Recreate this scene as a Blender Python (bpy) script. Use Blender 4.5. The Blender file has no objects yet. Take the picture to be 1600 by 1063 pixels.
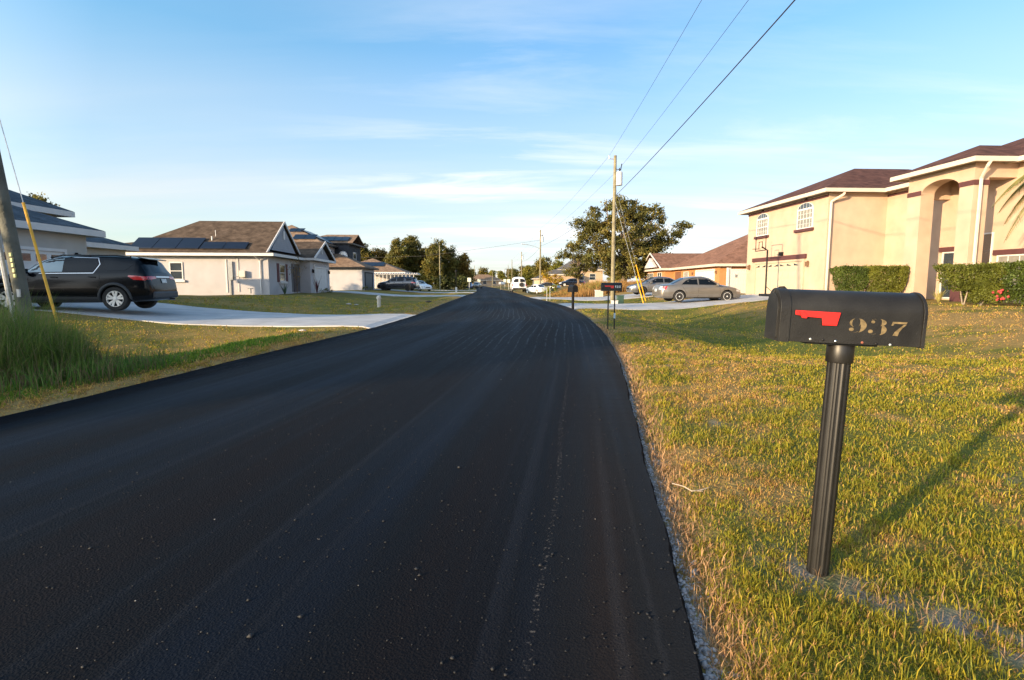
import bpy, bmesh, math, random
import numpy as np
from mathutils import Vector, Matrix
from mathutils.bvhtree import BVHTree
from mathutils.geometry import tessellate_polygon
random.seed(7); rng = np.random.default_rng(7)
PI = math.pi; R = math.radians
scene = bpy.context.scene
col = scene.collection

# ---------------------------------------------------------------- camera, sky, sun, exposure
cam_d = bpy.data.cameras.new('camera'); cam = bpy.data.objects.new('camera', cam_d); col.objects.link(cam)
cam.location = (0, 0, 1.2); cam.rotation_euler = (R(90 - 6.086), 0, 0)
cam_d.sensor_width = 36; cam_d.lens = 830 / 1600 * 36; cam_d.clip_start = 0.05; cam_d.clip_end = 4000
scene.camera = cam
SUN_EL = 11.0; SUN_DIR = Vector((-0.779, -0.627, 0)).normalized()     # direction towards the sun on the ground
w = bpy.data.worlds.new('World'); scene.world = w; w.use_nodes = True
nt = w.node_tree; N = nt.nodes; LK = nt.links; N.clear()
def wn(t, **k):
    n = N.new(t)
    for a, b in k.items(): setattr(n, a, b)
    return n
def wmath(op, a, b=None, clamp=False):
    n = wn('ShaderNodeMath', operation=op); n.use_clamp = clamp
    for i, v in enumerate((a, b)):
        if v is None: continue
        if isinstance(v, (int, float)): n.inputs[i].default_value = v
        else: LK.new(v, n.inputs[i])
    return n.outputs[0]
sky = wn('ShaderNodeTexSky', sky_type='NISHITA', sun_disc=False)
sky.sun_elevation = R(SUN_EL); sky.sun_rotation = math.atan2(SUN_DIR.x, SUN_DIR.y)
sky.air_density = 1.0; sky.dust_density = 0.6; sky.ozone_density = 1.6; sky.altitude = 0
tc = wn('ShaderNodeTexCoord'); sep = wn('ShaderNodeSeparateXYZ'); LK.new(tc.outputs['Generated'], sep.inputs[0])
zz = wmath('ADD', wmath('MAXIMUM', sep.outputs[2], 0.0), 0.10)
cx = wmath('DIVIDE', sep.outputs[0], zz); cy = wmath('DIVIDE', sep.outputs[1], zz)
comb = wn('ShaderNodeCombineXYZ'); LK.new(cx, comb.inputs[0]); LK.new(cy, comb.inputs[1])
def wramp(fac, stops):
    r = wn('ShaderNodeValToRGB'); LK.new(fac, r.inputs[0]); e = r.color_ramp.elements
    while len(e) < len(stops): e.new(0.5)
    for i, (p, c) in enumerate(stops): e[i].position = p; e[i].color = (c, c, c, 1) if isinstance(c, (int, float)) else (*c, 1)
    return r.outputs[0]
def wnoise(scale, rot, stretch, detail, rough, off=(0, 0, 0), dist=0.0):
    m = wn('ShaderNodeMapping'); LK.new(comb.outputs[0], m.inputs[0])
    m.inputs['Rotation'].default_value = (0, 0, rot); m.inputs['Scale'].default_value = stretch; m.inputs['Location'].default_value = off
    t = wn('ShaderNodeTexNoise'); LK.new(m.outputs[0], t.inputs['Vector'])
    t.inputs['Scale'].default_value = scale; t.inputs['Detail'].default_value = detail; t.inputs['Roughness'].default_value = rough
    t.inputs['Distortion'].default_value = dist
    return t.outputs[0]
wisp = wramp(wnoise(0.9, R(25), (0.5, 2.2, 1), 8, 0.62, (3.1, 0.4, 0), 0.5), [(0.46, 0.0), (0.80, 1.0)])
patch = wramp(wnoise(0.35, R(15), (0.7, 1.0, 1), 3, 0.5, (1.3, 2.0, 0)), [(0.38, 0.0), (0.58, 1.0)])
cl = wmath('MULTIPLY', wisp, patch)
lowm = wramp(sep.outputs[2], [(0.02, 1.0), (0.20, 0.85), (0.30, 0.22), (0.7, .04)])
xm = wn('ShaderNodeMapRange'); LK.new(sep.outputs[0], xm.inputs[0]); xm.inputs[1].default_value = -.40; xm.inputs[2].default_value = -.08; xm.inputs[3].default_value = .12
cl = wmath('MULTIPLY', wmath('MULTIPLY', cl, xm.outputs[0]), wmath('MULTIPLY', lowm, 1.9), True)
band = wramp(wnoise(0.5, R(-8), (0.35, 1.3, 1), 5, 0.55, (0.2, 5.0, 0)), [(0.25, 0.35), (0.65, 1.0)])
hazem = wmath('MULTIPLY', wmath('MULTIPLY', wramp(sep.outputs[2], [(0.0, .9), (0.10, 0.74), (0.22, 0.45), (0.38, 0.0)]), 0.95), band, True)
gain = wn('ShaderNodeMix', data_type='RGBA', blend_type='MULTIPLY'); gain.inputs[0].default_value = 1
LK.new(sky.outputs[0], gain.inputs[6]); LK.new(wramp(sep.outputs[2], [(0.0, (.52, .62, .78)), (.16, (.62, .76, .93)), (.45, (.80, 1.06, 1.20))]), gain.inputs[7])
lf = wn('ShaderNodeMapRange'); LK.new(sep.outputs[0], lf.inputs[0]); lf.inputs[1].default_value = .15; lf.inputs[2].default_value = -.7
gain2 = wn('ShaderNodeMix', data_type='RGBA', blend_type='MULTIPLY'); LK.new(lf.outputs[0], gain2.inputs[0]); LK.new(gain.outputs[2], gain2.inputs[6]); gain2.inputs[7].default_value = (1.22, 1.34, 1.22, 1)
m1 = wn('ShaderNodeMix', data_type='RGBA'); LK.new(hazem, m1.inputs[0]); LK.new(gain2.outputs[2], m1.inputs[6])
hz = wn('ShaderNodeMix', data_type='RGBA'); LK.new(wramp(sep.outputs[0], [(0.0, 0.0), (1.0, 1.0)]), hz.inputs[0])
hr = wn('ShaderNodeMapRange'); LK.new(sep.outputs[0], hr.inputs[0]); hr.inputs[1].default_value = -0.7; hr.inputs[2].default_value = 0.2
LK.new(hr.outputs[0], hz.inputs[0]); hz.inputs[6].default_value = (3.9, 3.5, 3.25, 1); hz.inputs[7].default_value = (3.9, 3.95, 4.15, 1)
LK.new(hz.outputs[2], m1.inputs[7])
m2 = wn('ShaderNodeMix', data_type='RGBA'); LK.new(cl, m2.inputs[0]); LK.new(m1.outputs[2], m2.inputs[6]); m2.inputs[7].default_value = (4.7, 4.55, 4.5, 1)
# sky glow added behind the viewpoint, round the low sun, to lift shade
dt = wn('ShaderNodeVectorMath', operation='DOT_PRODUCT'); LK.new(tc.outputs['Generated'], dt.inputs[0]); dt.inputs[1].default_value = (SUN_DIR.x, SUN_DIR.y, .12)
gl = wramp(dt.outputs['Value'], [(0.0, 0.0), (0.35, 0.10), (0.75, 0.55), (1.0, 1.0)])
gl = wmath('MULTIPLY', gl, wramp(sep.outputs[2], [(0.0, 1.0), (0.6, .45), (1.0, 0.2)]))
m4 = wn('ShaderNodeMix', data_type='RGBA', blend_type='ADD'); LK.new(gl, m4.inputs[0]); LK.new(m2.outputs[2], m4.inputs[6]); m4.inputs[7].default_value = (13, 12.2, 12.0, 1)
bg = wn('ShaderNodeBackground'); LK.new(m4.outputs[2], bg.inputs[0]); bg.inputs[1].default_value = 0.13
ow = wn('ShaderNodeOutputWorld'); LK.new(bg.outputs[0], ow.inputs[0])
sl = bpy.data.lights.new('sun', 'SUN'); sl.energy = 4.6; sl.angle = R(0.6); sl.color = (1.0, 0.74, 0.44)
so = bpy.data.objects.new('sun', sl); col.objects.link(so)
sv = Vector((SUN_DIR.x * math.cos(R(SUN_EL)), SUN_DIR.y * math.cos(R(SUN_EL)), math.sin(R(SUN_EL))))
so.rotation_euler = sv.to_track_quat('Z', 'Y').to_euler(); so.location = (-20, -20, 12)
scene.view_settings.view_transform = 'Standard'; scene.view_settings.look = 'None'
scene.view_settings.gamma = 1; scene.view_settings.exposure = 1.12
scene.cycles.max_bounces = 6; scene.cycles.transparent_max_bounces = 8

# ---------------------------------------------------------------- helpers
MATS = {}
def mat(name, c, rough=0.8, metal=0.0, var=0.12, vscale=3.0, bump=0.0, bscale=40.0, attr=None, transl=0.0, spec=0.5, c2=None, coat=0.0, detail=5):
    if name in MATS: return MATS[name]
    m = bpy.data.materials.new(name); m.use_nodes = True; t = m.node_tree; b = t.nodes['Principled BSDF']
    b.inputs['Roughness'].default_value = rough; b.inputs['Metallic'].default_value = metal
    b.inputs['Specular IOR Level'].default_value = spec; b.inputs['Coat Weight'].default_value = coat; b.inputs['Coat Roughness'].default_value = 0.05
    co = t.nodes.new('ShaderNodeTexCoord')
    nz = t.nodes.new('ShaderNodeTexNoise'); nz.inputs['Scale'].default_value = vscale; nz.inputs['Detail'].default_value = detail
    t.links.new(co.outputs['Object'], nz.inputs['Vector'])
    mx = t.nodes.new('ShaderNodeMix'); mx.data_type = 'RGBA'
    c2 = c2 or tuple(min(1, x * (1 + var)) for x in c)
    rp = t.nodes.new('ShaderNodeMapRange'); rp.inputs[1].default_value = 0.3; rp.inputs[2].default_value = 0.7
    t.links.new(nz.outputs[0], rp.inputs[0]); t.links.new(rp.outputs[0], mx.inputs[0])
    mx.inputs[6].default_value = (*[x * (1 - var) for x in c], 1); mx.inputs[7].default_value = (*c2, 1)
    out = mx.outputs[2]
    if attr:
        a = t.nodes.new('ShaderNodeAttribute'); a.attribute_name = attr
        m3 = t.nodes.new('ShaderNodeMix'); m3.data_type = 'RGBA'; m3.blend_type = 'MULTIPLY'; m3.inputs[0].default_value = 1
        t.links.new(out, m3.inputs[6]); t.links.new(a.outputs[0], m3.inputs[7]); out = m3.outputs[2]
    t.links.new(out, b.inputs['Base Color'])
    if bump:
        n2 = t.nodes.new('ShaderNodeTexNoise'); n2.inputs['Scale'].default_value = bscale; n2.inputs['Detail'].default_value = 4
        t.links.new(co.outputs['Object'], n2.inputs['Vector'])
        bp = t.nodes.new('ShaderNodeBump'); bp.inputs['Strength'].default_value = bump; bp.inputs['Distance'].default_value = 0.02
        t.links.new(n2.outputs[0], bp.inputs['Height']); t.links.new(bp.outputs[0], b.inputs['Normal'])
    if transl:
        tr = t.nodes.new('ShaderNodeBsdfTranslucent'); t.links.new(out, tr.inputs[0])
        ms = t.nodes.new('ShaderNodeMixShader'); ms.inputs[0].default_value = transl
        t.links.new(b.outputs[0], ms.inputs[1]); t.links.new(tr.outputs[0], ms.inputs[2])
        t.links.new(ms.outputs[0], t.nodes['Material Output'].inputs[0])
    MATS[name] = m
    return m
def tag(o, label=None, cat=None, group=None, kind=None):
    if label: o['label'] = label
    if cat: o['category'] = cat
    if group: o['group'] = group
    if kind: o['kind'] = kind
    return o
def thing(name, label, cat, loc=(0, 0, 0), rz=0.0, group=None):
    o = bpy.data.objects.new(name, None); o.empty_display_size = 0.2; col.objects.link(o)
    o.location = loc; o.rotation_euler = (0, 0, rz)
    return tag(o, label, cat, group)
class MB:
    """collects shapes and links them as one mesh object"""
    def __init__(s): s.v = []; s.f = []
    def add(s, vs, fs):
        n = len(s.v); s.v += [tuple(v) for v in vs]; s.f += [tuple(i + n for i in f) for f in fs]; return s
    def box(s, x0, x1, y0, y1, z0, z1):
        return s.add([(x0, y0, z0), (x1, y0, z0), (x1, y1, z0), (x0, y1, z0), (x0, y0, z1), (x1, y0, z1), (x1, y1, z1), (x0, y1, z1)],
                     [(0, 3, 2, 1), (4, 5, 6, 7), (0, 1, 5, 4), (1, 2, 6, 5), (2, 3, 7, 6), (3, 0, 4, 7)])
    def obox(s, c, sx, sy, sz, rot):            # oriented box, rot = Euler tuple
        M = Matrix.Translation(c) @ __import__('mathutils').Euler(rot).to_matrix().to_4x4()
        vs = [M @ Vector((a * sx / 2, b * sy / 2, d * sz / 2)) for d in (-1, 1) for a, b in ((-1, -1), (1, -1), (1, 1), (-1, 1))]
        return s.add(vs, [(0, 3, 2, 1), (4, 5, 6, 7), (0, 1, 5, 4), (1, 2, 6, 5), (2, 3, 7, 6), (3, 0, 4, 7)])
    def prism(s, poly, d):                      # poly: list of 3d points, d: extrusion vector
        n = len(poly); d = Vector(d); top = [Vector(p) + d for p in poly]
        tris = tessellate_polygon([[Vector(p) for p in poly]])
        return s.add([tuple(p) for p in poly] + [tuple(p) for p in top],
                     [tuple(t) for t in tris] + [tuple(i + n for i in reversed(t)) for t in tris] + [(i, (i + 1) % n, (i + 1) % n + n, i + n) for i in range(n)])
    def tube(s, pts, rad, n=8, cap=True):
        pts = [Vector(p) for p in pts]; m = len(pts)
        if isinstance(rad, (int, float)): rad = [rad] * m
        vs = []; prev = None
        for i, p in enumerate(pts):
            t = (pts[min(i + 1, m - 1)] - pts[max(i - 1, 0)]).normalized()
            if prev is None: u = t.orthogonal().normalized()
            else:
                u = prev - t * prev.dot(t); u = u.normalized() if u.length > 1e-6 else t.orthogonal().normalized()
            prev = u; v = t.cross(u)
            for k in range(n):
                a = 2 * PI * k / n; vs.append(p + (u * math.cos(a) + v * math.sin(a)) * rad[i])
        fs = [(i * n + k, i * n + (k + 1) % n, (i + 1) * n + (k + 1) % n, (i + 1) * n + k) for i in range(m - 1) for k in range(n)]
        if cap: fs += [tuple(reversed(range(n))), tuple(range((m - 1) * n, m * n))]
        return s.add(vs, fs)
    def lathe(s, prof, c=(0, 0, 0), axis='z', n=24, cap=True):   # prof: (radius, height) pairs
        vs = []
        for r, h in prof:
            for k in range(n):
                a = 2 * PI * k / n; x, y = r * math.cos(a), r * math.sin(a)
                p = (x, y, h) if axis == 'z' else ((x, h, y) if axis == 'y' else (h, x, y))
                vs.append((p[0] + c[0], p[1] + c[1], p[2] + c[2]))
        m = len(prof); fs = [(i * n + k, i * n + (k + 1) % n, (i + 1) * n + (k + 1) % n, (i + 1) * n + k) for i in range(m - 1) for k in range(n)]
        if cap: fs += [tuple(reversed(range(n))), tuple(range((m - 1) * n, m * n))]
        else: fs += [((m - 1) * n + k, (m - 1) * n + (k + 1) % n, (k + 1) % n, k) for k in range(n)]
        return s.add(vs, fs)
    def build(s, name, m, parent=None, smooth=False, bevel=0.0):
        me = bpy.data.meshes.new(name); me.from_pydata(s.v, [], s.f); me.update()
        bm = bmesh.new(); bm.from_mesh(me); bmesh.ops.recalc_face_normals(bm, faces=bm.faces[:])
        if smooth:
            for f in bm.faces: f.smooth = True
            for e in bm.edges:
                if len(e.link_faces) == 2 and e.calc_face_angle(0) > R(40): e.smooth = False
        bm.to_mesh(me); bm.free(); me.materials.append(m)
        o = bpy.data.objects.new(name, me); col.objects.link(o)
        if parent is not None: o.parent = parent
        if bevel:
            b = o.modifiers.new('bevel', 'BEVEL'); b.width = bevel; b.segments = 2; b.limit_method = 'ANGLE'
        return o
def copy_tree(o, parent=None):
    c = o.copy(); col.objects.link(c)
    if parent is not None: c.parent = parent
    for ch in list(o.children): copy_tree(ch, c)
    return c
def np_mesh(name, V, F, m, parent=None, colors=None, smooth=False):   # V (n,3), F (k,4) or (k,3)
    me = bpy.data.meshes.new(name); V = np.asarray(V, np.float32); F = np.asarray(F, np.int32); k = F.shape[1]
    me.vertices.add(len(V)); me.vertices.foreach_set('co', V.ravel()); me.loops.add(F.size); me.loops.foreach_set('vertex_index', F.ravel())
    me.polygons.add(len(F)); me.polygons.foreach_set('loop_start', np.arange(0, F.size, k, dtype=np.int32)); me.polygons.foreach_set('loop_total', np.full(len(F), k, np.int32))
    if smooth: me.polygons.foreach_set('use_smooth', np.ones(len(F), bool))
    me.update(calc_edges=True)
    if colors is not None:
        a = me.color_attributes.new('Col', 'FLOAT_COLOR', 'POINT'); c4 = np.ones((len(V), 4), np.float32); c4[:, :3] = colors; a.data.foreach_set('color', c4.ravel())
    me.materials.append(m); o = bpy.data.objects.new(name, me); col.objects.link(o)
    if parent is not None: o.parent = parent
    return o
# ---------------------------------------------------------------- road edges and terrain height
YS = np.arange(-60, 900, 0.5)
def smooth_curve(pts, passes):
    y = [p[0] for p in pts]; x = [p[1] for p in pts]; c = np.interp(YS, y, x)
    for _ in range(passes):
        c[1:-1] = 0.25 * c[:-2] + 0.5 * c[1:-1] + 0.25 * c[2:]
    return c
RC = smooth_curve([(-60, -8), (-30, -4), (-5, -.27), (0, .38), (1.5, .57), (2.7, .775), (4, .98), (6.3, 1.37), (8.6, 1.74), (13, 2.27), (19, 2.7), (25.7, 2.9), (34.6, 2.55), (45.6, 1.5), (72, .3), (126, -3.5), (200, -9.5), (900, -56)], 8)
LC = smooth_curve([(-60, -13.5), (-30, -9.5), (-5, -5.6), (0, -5.05), (4.7, -4.62), (6, -4.47), (9, -4.3), (11.3, -4.05), (14.5, -3.75), (20.4, -3.65), (31.3, -4.05), (52.9, -4.6), (77.4, -5.1), (126, -8.4), (200, -14.6), (900, -61)], 8)
def RX(y): return np.interp(y, YS, RC)
def LX(y): return np.interp(y, YS, LC)
def sst(x, a, b):
    t = np.clip((x - a) / (b - a), 0, 1); return t * t * (3 - 2 * t)
def bumpy(x, y):
    return 0.02 * np.sin(x * 1.3 + y * .7) + 0.015 * np.sin(x * .6 - y * 1.7 + 1) + 0.008 * np.sin(3.1 * x + 2.3 * y)
DR = [(2.9, 28.2, .33), (1.8, 43.2, .22)]; DL = [(-3.6, 17.5, -.214), (-4.7, 52, -.11), (-5.1, 71, .0), (-5.8, 92, 0)]   # driveway centre lines: road end x, y and slope
def drv(x, y, L, wd=4.0): return np.clip(sum(np.exp(-((y - (y0 + s * (x - x0))) / wd) ** 4) for x0, y0, s in L), 0, 1)
def Z(x, y):
    x = np.asarray(x, float); y = np.asarray(y, float)
    dr = x - RX(y); dl = LX(y) - x
    drive = drv(x, y, DR); drivel = drv(x, y, DL)
    # right side
    far = sst(y, 120, 170)
    rise = 0.42 * sst(dr, 5, 14); sw = -0.42 * sst(dr, 0.8, 3.6) * (1 - sst(dr, 4.2, 9.5)) * sst(y, 6.5, 13) * (1 - drive) * (1 - far)
    edge = -0.05 + 0.055 * sst(dr, 0.05, 0.32)
    zr = rise + sw + edge + bumpy(x, y) * sst(dr, .3, 2) * (1 - .8 * drive)
    zr = zr + 0.25 * sst(y, 48, 62) * sst(dr, 4, 9) * (1 - far)
    riseL = 0.38 * sst(dl, 6, 13); swL = -0.30 * sst(dl, 0.9, 3.2) * (1 - sst(dl, 3.6, 8)) * (1 - drivel) * (1 - far) * (1 - .6 * np.exp(-((y - 27) / 6) ** 2))
    zl = riseL + swL + (-0.055 + 0.05 * sst(dl, 0.05, 0.4)) + bumpy(x, y) * sst(dl, .3, 2) * (1 - .8 * drivel)
    inside = (dr < 0) & (dl < 0)
    z = np.where(dr >= 0, zr, np.where(dl >= 0, zl, -0.055))
    return z
def zf(x, y): return float(Z(x, y))
# ---------------------------------------------------------------- the setting: ground, road, driveways
def axis(segs):
    out = []
    for a, b, st in segs: out += list(np.arange(a, b, st))
    return np.array(out + [segs[-1][1]])
gx = axis([(-900, -120, 30), (-120, -40, 4), (-40, -12, .8), (-12, -2.6, .16), (-2.6, 0, .5), (0, 8, .11), (8, 26, .5), (26, 60, 2), (60, 120, 6), (120, 900, 30)])
gy = axis([(-60, -4, 4), (-4, 0, .5), (0, 14, .16), (14, 50, .35), (50, 100, 1), (100, 200, 4), (200, 1400, 40)])
GX, GY = np.meshgrid(gx, gy); GZ = Z(GX, GY)
V = np.stack([GX, GY, GZ], -1).reshape(-1, 3); nx = len(gx); ny = len(gy)
i, j = np.meshgrid(np.arange(nx - 1), np.arange(ny - 1)); a = (j * nx + i).ravel()
F = np.stack([a, a + 1, a + nx + 1, a + nx], 1)
# ground colours follow what grows there: straw, green, bare sand at the road edge and round the post
def vnoise(x, y, s, seed=0):
    r = np.random.default_rng(seed); g = r.random((64, 64)); u = (x / s) % 63; v = (y / s) % 63
    iu = u.astype(int); iv = v.astype(int); fu = u - iu; fv = v - iv; fu = fu * fu * (3 - 2 * fu); fv = fv * fv * (3 - 2 * fv)
    return (g[iv, iu] * (1 - fu) + g[iv, iu + 1] * fu) * (1 - fv) + (g[iv + 1, iu] * (1 - fu) + g[iv + 1, iu + 1] * fu) * fv
def lawn_mix(x, y):        # 0 green .. 1 straw ; and bare sand factor
    n = .30 * vnoise(x, y, 1.1, 1) + .34 * vnoise(x, y, .33, 2) + .14 * vnoise(x, y, .15, 4) + .22 * vnoise(x, y, 3.3, 3)
    dr = x - RX(y); dl = LX(y) - x
    straw = sst(n, .40, .60) * .85 + .08
    straw = np.where(dr >= 0, straw + .75 * np.exp(-(dr / .22) ** 2) + .12 * sst(dr, 6, 10) + .5*sst(y, 44, 52) , straw)
    swale_r = sst(dr, 2, 3.5) * (1 - sst(dr, 6, 8.5)) * sst(y, 7, 12)
    straw = straw - .55 * swale_r * (dr > 0)
    green_l = np.exp(-((dl - 1.6) / .9) ** 2)*np.exp(-((y-7)/6)**2)
    straw = np.where(dl >= 0, .18 + .55 * sst(n, .4, .65) - .6 * green_l + .7 * np.exp(-(dl / .55) ** 2), straw)
    sand = (np.exp(-(((x - 1.50) / .32) ** 2 + ((y - 2.02 + .95 * (x - 1.27)) / .15) ** 2)) * 1.9 + sst(vnoise(x, y, .45, 5), .90, .98) * .5 * (y < 12)) * (.25 + 1.1 * sst(vnoise(x + 3, y, .075, 15), .3, .7))
    sand = np.where((dr > 0) & (dr < .035 + .06 * vnoise(x, y, .09, 8)), 1.0, sand * (dr > .1))
    sand = np.where((dl > 0) & (dl < .12), .7, sand)
    return np.clip(straw, 0, 1), np.clip(sand, 0, 1)
st, sd = lawn_mix(V[:, 0], V[:, 1])
green = np.array([.13, .145, .025]); strawc = np.array([.38, .245, .085]); sandc = np.array([.30, .26, .22])
C = green * (1 - st[:, None]) + strawc * st[:, None]; C = C * (1 - sd[:, None]) + sandc * sd[:, None]
gm = mat('ground_soil', (1, 1, 1), 1.0, var=.38, vscale=9, bump=1.0, bscale=28, attr='Col', spec=.1, c2=(.9, .9, .9), detail=10)
ground = tag(np_mesh('ground', V, F, gm, colors=C, smooth=True), kind='structure')
# road slab, a few centimetres thick so that its edge is a real lip
def strip(name, ys, lf, rf, zfun, thick, m, nu=9, kind='structure', uvs=True):
    vs = []; uv = []
    for y in ys:
        l, r = lf(y), rf(y)
        for k in range(nu):
            t = k / (nu - 1); x = l + (r - l) * t; vs.append((x, y, zfun(x, y, t))); uv.append((x - (lf(y)+rf(y))/2, y))
    n = len(ys); fs = [(j * nu + k, j * nu + k + 1, (j + 1) * nu + k + 1, (j + 1) * nu + k) for j in range(n - 1) for k in range(nu - 1)]
    b = len(vs)
    for side, k in ((-1, 0), (1, nu - 1)):
        s0 = len(vs)
        for j, y in enumerate(ys):
            x, yy, z = vs[j * nu + k]; vs.append((x + side * .03, yy, z - thick)); uv.append((side*3, y))
        for j in range(n - 1): fs.append((j * nu + k, (j + 1) * nu + k, s0 + j + 1, s0 + j) if side > 0 else (j * nu, s0 + j, s0 + j + 1, (j + 1) * nu))
    me = bpy.data.meshes.new(name); me.from_pydata(vs, [], fs); ul = me.uv_layers.new(name='uv')
    for lp in me.loops: ul.data[lp.index].uv = uv[lp.vertex_index]
    for p in me.polygons: p.use_smooth = True
    me.materials.append(m); o = bpy.data.objects.new(name, me); col.objects.link(o); o['kind'] = kind
    return o
def asphalt():
    m = bpy.data.materials.new('fresh_asphalt'); m.use_nodes = True; t = m.node_tree; nd = t.nodes; lk = t.links; b = nd['Principled BSDF']
    uv = nd.new('ShaderNodeTexCoord')
    def noise(scale, detail, stretch=(1, 1, 1), rough=.5):
        mp = nd.new('ShaderNodeMapping'); lk.new(uv.outputs['UV'], mp.inputs[0]); mp.inputs['Scale'].default_value = stretch
        n = nd.new('ShaderNodeTexNoise'); lk.new(mp.outputs[0], n.inputs['Vector']); n.inputs['Scale'].default_value = scale; n.inputs['Detail'].default_value = detail; n.inputs['Roughness'].default_value = rough
        return n.outputs[0]
    def ramp(f, stops):
        r = nd.new('ShaderNodeValToRGB'); lk.new(f, r.inputs[0]); e = r.color_ramp.elements
        while len(e) < len(stops): e.new(.5)
        for i, (p, c) in enumerate(stops): e[i].position = p; e[i].color = (*c, 1)
        return r.outputs[0]
    def mix(f, a, bb, mode='MIX'):
        x = nd.new('ShaderNodeMix'); x.data_type = 'RGBA'; x.blend_type = mode
        for s, vv in ((0, f), (6, a), (7, bb)):
            if isinstance(vv, (int, float)): x.inputs[s].default_value = vv
            elif isinstance(vv, tuple): x.inputs[s].default_value = (*vv, 1)
            else: lk.new(vv, x.inputs[s])
        return x.outputs[2]
    def mth(op, a, bb, clamp=False):
        x = nd.new('ShaderNodeMath'); x.operation = op; x.use_clamp = clamp
        for s, vv in ((0, a), (1, bb)):
            if isinstance(vv, (int, float)): x.inputs[s].default_value = vv
            else: lk.new(vv, x.inputs[s])
        return x.outputs[0]
    streak = noise(1.0, 4, (1.3, .05, 1), .6); fine = noise(1.0, 2, (9, .05, 1)); grain = noise(130, 3, rough=.7); big = noise(.5, 4)
    base = ramp(streak, [(.32, (.015, .0095, .0075)), (.50, (.0075, .0078, .0095)), (.66, (.007, .012, .024))])  # brown and blue tones paint sunlit and shaded bands into the streaks
    base = mix(mth('MULTIPLY', ramp(fine, [(.56, (0, 0, 0)), (.70, (1, 1, 1))]), .38), base, (.028, .031, .040))
    base = mix(mth('MULTIPLY', ramp(big, [(.45, (0, 0, 0)), (.75, (1, 1, 1))]), .5), base, (.008, .0055, .005))
    base = mix(ramp(grain, [(.35, (0, 0, 0)), (.75, (1, 1, 1))]), mix(.55, base, (.003, .003, .004)), mix(.012, base, (.14, .15, .17)))
    # comb-like roller lines and fine scratches in the middle of the carriageway
    sp = nd.new('ShaderNodeSeparateXYZ'); lk.new(uv.outputs['UV'], sp.inputs[0])
    wob = mth('ADD', sp.outputs[0], mth('MULTIPLY', noise(.12, 1), .9))
    wv = mth('SINE', mth('MULTIPLY', wob, 34.0), 0.0); wv = mth('GREATER_THAN', wv, .86)
    msk = ramp(noise(.22, 2, (1, .35, 1)), [(.44, (0, 0, 0)), (.56, (1, 1, 1))]); brk = ramp(noise(6, 2, (1, .5, 1)), [(.42, (0, 0, 0)), (.55, (1, 1, 1))])
    far = nd.new('ShaderNodeMapRange'); lk.new(sp.outputs[1], far.inputs[0]); far.inputs[1].default_value = 6; far.inputs[2].default_value = 11
    lines = mth('MULTIPLY', mth('MULTIPLY', wv, msk), mth('MULTIPLY', brk, mth('MULTIPLY', far.outputs[0], .55)))
    base = mix(lines, base, (.085, .085, .095))
    # a chalky scrape along the right lane
    ln = mth('ABSOLUTE', mth('ADD', sp.outputs[0], mth('ADD', -2.28, mth('MULTIPLY', noise(.5, 1), .12))), 0)
    sc = mth('MULTIPLY', mth('LESS_THAN', ln, .014), ramp(noise(55, 3), [(.56, (0, 0, 0)), (.66, (.5, .5, .5))]))
    base = mix(sc, base, (.14, .125, .11))
    vo = nd.new('ShaderNodeTexVoronoi'); lk.new(uv.outputs['UV'], vo.inputs['Vector']); vo.inputs['Scale'].default_value = 16; 
    spk = mth('MULTIPLY', mth('LESS_THAN', vo.outputs['Distance'], .07), mth('GREATER_THAN', ramp(noise(2.2, 2), [(.45, (0, 0, 0)), (.6, (1, 1, 1))]), .5))
    vc = nd.new('ShaderNodeSeparateColor'); lk.new(vo.outputs['Color'], vc.inputs[0]); spk = mth('MULTIPLY', spk, mth('GREATER_THAN', vc.outputs[0], .99))
    base = mix(spk, base, (.24, .22, .19))
    lk.new(base, b.inputs['Base Color']); b.inputs['Specular IOR Level'].default_value = .085; b.inputs['Specular Tint'].default_value = (.55, .76, 1, 1)
    rr = nd.new('ShaderNodeMapRange'); lk.new(streak, rr.inputs[0]); rr.inputs[1].default_value = .3; rr.inputs[2].default_value = .7; rr.inputs[3].default_value = .80; rr.inputs[4].default_value = .62
    lk.new(rr.outputs[0], b.inputs['Roughness'])
    bp = nd.new('ShaderNodeBump'); bp.inputs['Strength'].default_value = .6; bp.inputs['Distance'].default_value = .006
    vo2 = nd.new('ShaderNodeTexVoronoi'); lk.new(uv.outputs['UV'], vo2.inputs['Vector']); vo2.inputs['Scale'].default_value = 110
    lk.new(mth('ADD', grain, mth('MULTIPLY', vo2.outputs['Distance'], .8)), bp.inputs['Height']); lk.new(bp.outputs[0], b.inputs['Normal'])
    return m
rough_edge = lambda y, k: .004 * math.sin(y * 9.1 + k) + .003 * math.sin(y * 31.7 + 2 * k) + .008 * math.sin(y * 3.3 + k * 3)
ys = list(np.arange(-40, 0, 1)) + list(np.arange(0, 20, .06)) + list(np.arange(20, 60, .5)) + list(np.arange(60, 420, 3))
strip('road', ys, lambda y: float(LX(y)) + rough_edge(y, 1), lambda y: float(RX(y)) + rough_edge(y, 4), lambda x, y, t: 0.004 + 0.03 * (1 - (2 * t - 1) ** 2), .07, asphalt())
conc = mat('driveway_concrete', (.40, .40, .405), .85, var=.14, vscale=1.2, bump=.25, bscale=60, c2=(.47, .46, .45), detail=8)
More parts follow.
